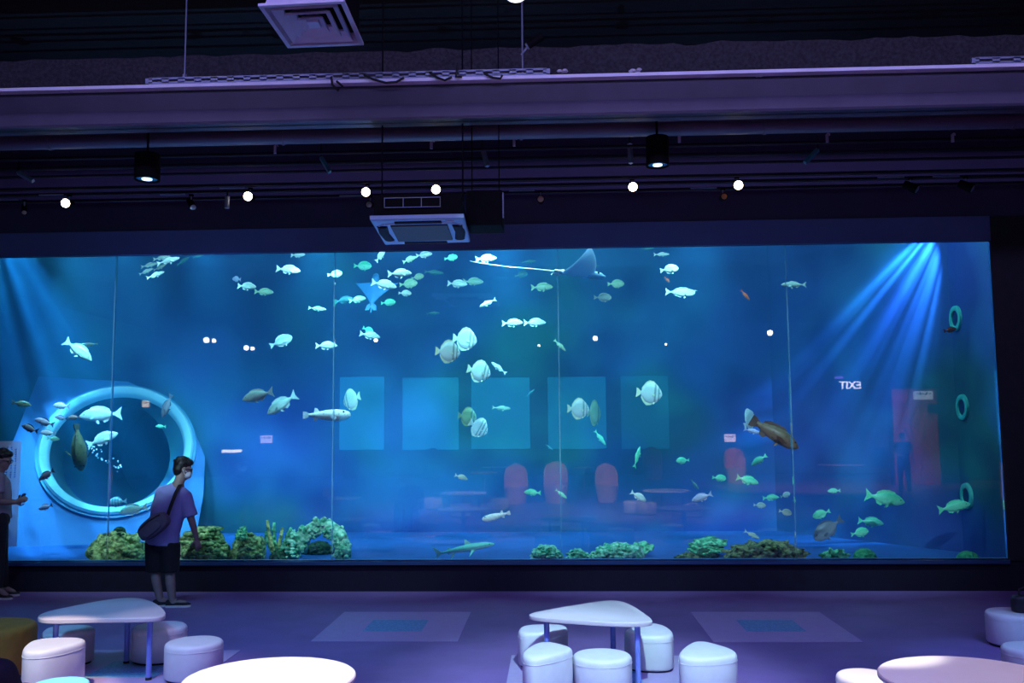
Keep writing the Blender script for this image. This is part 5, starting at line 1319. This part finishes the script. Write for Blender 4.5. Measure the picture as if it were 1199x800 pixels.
def eggchair(px, pyb, w_, m, label, rz=0, deep=1.0):
    p = mir(px, pyb); r = w_/2/scale_at(Vector((p.x, -p.y, 0)))
    t = thing('shell_chair', label, 'chair', (p.x, p.y, 0), rz, 'shell chairs mirrored in the glass')
    MB().lathe([(.01, .0), (r*.8, .0), (r*.82, .03), (r*.95, r*1.0), (r, r*1.3), (r*.9, r*1.42), (.01, r*1.4)], seg=32).build('seat', m, t)
    b = MB(); rs = []; n = 20; zt0 = r*3.2
    for k in range(9):
        u = k/8; z = r*1.25+(zt0-r*1.25)*u; hw = (1-u**3.2)**.5 if u < 1 else .05
        ring = []
        for i in range(n+1):
            a = (-1+2*i/n)*PI*.42*max(hw, .08); ring.append(Vector((r*math.sin(a), -r*math.cos(a)-.04*u, z)))
        for i in range(n, -1, -1):
            a = (-1+2*i/n)*PI*.42*max(hw, .08); ring.append(Vector((r*.88*math.sin(a), -r*.88*math.cos(a)-.04*u, z)))
        rs.append(ring)
    b.rings(rs); b.build('backrest', m, t)
eggchair(604, 590, 29, m_pink, 'coral pink shell chair mirrored just left of the third pane joint')
eggchair(651, 589, 30, m_pink, 'dimmer pink shell chair mirrored on the third pane joint')
eggchair(711, 588, 28, m_oran, 'orange shell chair mirrored right of the third pane joint')
eggchair(765, 562, 24, m_oran, 'brownish shell chair mirrored above the mirrored round table')
eggchair(862, 566, 26, m_oran, 'dim shell chair mirrored behind the longer green fish')
eggchair(505, 560, 22, m_dark, 'dark shell chair mirrored behind the stools')
eggchair(410, 560, 20, m_dark, 'dark shell chair mirrored near the second pane joint')
def redtop(px, py, w_, label):
    p = mir(px, py, .72); r = w_/2/scale_at(Vector((p.x, -p.y, .72))); t = thing('bistro_table', label, 'table', (p.x, p.y, 0))
    MB().lathe([(.01, .69), (r, .69), (r, .72), (.01, .72)], seg=40).build('tabletop', m_redc, t); MB().lathe([(.22, 0), (.22, .012), (.03, .04), (.03, .69)], seg=20).build('pedestal', m_steel, t)
redtop(684, 547, 24, 'red-topped table mirrored between the pink and orange chairs')
redtop(567, 553, 32, 'red-topped table mirrored behind the left stools')
for px, py, w_, lab in ((241, 398, 7, 'brighter lamp of the mirrored pair left of the plump climbing fish'), (250, 399, 5, 'fainter lamp of the mirrored pair left of the plump climbing fish'), (288, 407, 6, 'bright mirrored lamp between the plump climbing fish and the ring'),
                        (295, 408, 4.5, 'faint mirrored lamp touching a brighter one near the plump climbing fish'), (440, 398.5, 5, 'mirrored lamp under the pale fish below the blue ray'), (697, 396, 6, 'mirrored lamp right of the third pane joint'), (902, 389.5, 7, 'mirrored lamp left of the fourth pane joint'),
                        (631, 404.5, 3, 'tiny orange mirrored lamp left of the third pane joint'), (780, 403, 3, 'tiny mirrored lamp far right of the third pane joint')):
    q = 17; c = mirY(px, py, q); r = w_/2/scale_at(P(px, py, q)); t = thing('ceiling_spotlight', lab, 'spotlight', c, group='mirrored ceiling lamps')
    MB().tube([(0, -.16, .02), (0, .0, 0)], [r*.9, r*1.2], 18).build('housing', m_blk, t); MB().tube([(0, 0, 0), (0, .02, 0)], [r, r*.8], 18).build('bulb', emat('mirrored_bulb', (255, 244, 220), 26), t); MB().tube([(0, -.1, 0), (0, -.1, 6.6-c.z)], .012, 6).build('stem', m_blk, t)
# ------------------------------------------------------------------ lighting
CY = (.42, .90, 1.0)
for i, x in enumerate((-6.6, -4.4, -2.2, 0, 2.2, 4.2)):
    light('tank_lamp', 'AREA', (x, .4, 4.95), (48, 60, 90, 90, 60, 32)[i], CY, (x, 1.7, 1.5), 1.3, .35)
for i, x in enumerate((-6.4, -3.6, -1.2, 1.4)):
    light('tank_spot', 'SPOT', (x+.6, .3, 4.9), (900, 1250, 1500, 800)[i], (.3, .8, 1), (x, TD, .3), .12, spot=58, blend=.9)
def gobo(loc, target, energy, rgb, ang, scale, seed):
    """lamp behind a slotted mask: throws a fan of separate beams"""
    o = light('beam_lamp', 'SPOT', loc, energy, rgb, target, .02, spot=ang, blend=.55); l = o.data; l.use_nodes = True; nt = l.node_tree
    em = nt.nodes['Emission']; tc = nt.nodes.new('ShaderNodeTexCoord'); sp = nt.nodes.new('ShaderNodeSeparateXYZ'); dv = nt.nodes.new('ShaderNodeMath'); dv.operation = 'DIVIDE'
    nt.links.new(tc.outputs['Normal'], sp.inputs[0]); nt.links.new(sp.outputs['Y'], dv.inputs[0]); nt.links.new(sp.outputs['Z'], dv.inputs[1])
    nz = nt.nodes.new('ShaderNodeTexNoise'); nz.noise_dimensions = '1D'; nz.inputs['Scale'].default_value = scale; nz.inputs['Detail'].default_value = 3
    ad = nt.nodes.new('ShaderNodeMath'); ad.inputs[1].default_value = seed; nt.links.new(dv.outputs[0], ad.inputs[0]); nt.links.new(ad.outputs[0], nz.inputs['W'])
    cr = nt.nodes.new('ShaderNodeValToRGB'); cr.color_ramp.elements[0].position = .40; cr.color_ramp.elements[0].color = (.12, .12, .12, 1); cr.color_ramp.elements[1].position = .62
    nt.links.new(nz.outputs[0], cr.inputs[0]); nt.links.new(cr.outputs[0], em.inputs['Strength'])
gobo(Vector((5.05, .95, 4.95)), Vector((4.55, 2.9, 1.9)), 2300, (.16, .58, 1), 52, 9, 3.1)
light('tank_spot', 'SPOT', (-6.2, .4, 4.9), 1500, (.28, .8, 1), P(80, 605, 2.5), .1, spot=44, blend=1)
gobo(P(-20, 222, 1.6), P(120, 612, 2.6), 6000, (.14, .6, 1), 44, 7, 9.4)
# spotlights on the hall side aimed into the tank
for i, x in enumerate((-5.2, -2.2, .8, 3.6)):
    light('tank_front_spot', 'SPOT', (x, -2.2, 4.86), (750, 820, 860, 800)[i], (.40, .85, 1), (x, 1.4, 1.0), .03, spot=54, blend=1)
for i, x in enumerate((-2.0, -.7, .6, 1.9, 3.2, 4.4)):  # reef lamps: unseen fill, added to brighten low fish and corals
    light('reef_fill', 'SPOT', (x*.9, -7.4, 5.7), (1300, 1700, 1700, 1700, 1700, 1500)[i], (.5, .9, 1), (x, .8, 1.2), 0, spot=14, blend=.7)
for x in (-5.7, -4.55, -3.15):
    light('reef_fill', 'SPOT', (x*.9, -7.4, 5.7), 1500, (.5, .9, 1), (x, .6, .75), 0, spot=9, blend=.7)
light('tank_spot', 'SPOT', (-4.6, .4, 4.95), 1300, (.25, .72, 1), (-5.1, 3.7, .7), .1, spot=40, blend=1)
def hs(x, y, tx, ty, e, c, ang, bl=.5, z=6.0, s=.05, tz=0):
    light('hall_spot', 'SPOT', (x, y, z), e, c, (tx, ty, tz), s, spot=ang, blend=bl)
V1 = (.24, .17, 1)
def at(px, py, z): q = G(px, py, z); return q.x, q.y
hs(-1.5, -10, -1.0, -5.9, 760, V1, 64, 1)
hs(3.0, -10, 2.2, -5.8, 540, V1, 64, 1)
hs(-4.5, -8.5, *at(130, 775, 0), 700, (.08, .5, 1), 34, .6)
hs(.8, -8.2, *at(705, 765, .3), 2100, (.48, .86, 1), 30, .8)
hs(-1.8, -6.6, *at(316, 793, .5), 1700, (1, .97, 1), 24, .5)
hs(-3.4, -7.4, *at(60, 752, .36), 1500, (1, .82, .66), 9, .5)
hs(-3.2, -7.4, *at(228, 750, .3), 500, (.8, .8, 1), 14, .7)
hs(-3.0, -7.4, *at(70, 800, .3), 2200, (.25, .85, 1), 8, .5)
hs(2.8, -6.9, *at(1120, 793, .5), 460, (1, .76, .70), 26, .8)
hs(2.2, -7.4, *at(1010, 790, .3), 1500, (1, .95, .8), 9, .5)
hs(4.5, -8.0, *at(1190, 735, .3), 900, (.2, .5, 1), 14, .7)
light('beam_wash', 'AREA', (0, -6.3, 6.3), 165, (.42, .38, 1), (0, -2.5, 4.9), 12, .3)
hs(-1.2, -6.0, -.6, -11.5, 3400, (1, .78, .74), 66, 1)
hs(3.0, -6.0, 2.6, -12.0, 2600, (1, .74, .7), 66, 1)
hs(-4.5, -6.0, -4.5, -12.0, 1200, (1, .8, .8), 60, 1)
hs(6, -13, 9, -20.9, 9000, (1, .35, .4), 60, 1, tz=1)
# unseen blue lamps added to stand in for the tank's glow
for i, x in enumerate((-4.4, -1.6, 1.2, 3.6)):
    light('tank_glow_fill', 'SPOT', (x, -.32, .06), (420, 340, 220, 110)[i], (.17, .40, 1), (x-.1, -.55-(i == 1)*1.2, 4.0), 0, spot=52, blend=1)
light('ceiling_glow', 'SPOT', (3.4, -3.6, 5.2), 60, (.1, .3, 1), (3.3, -3.5, 6.6), 0, spot=60, blend=1)
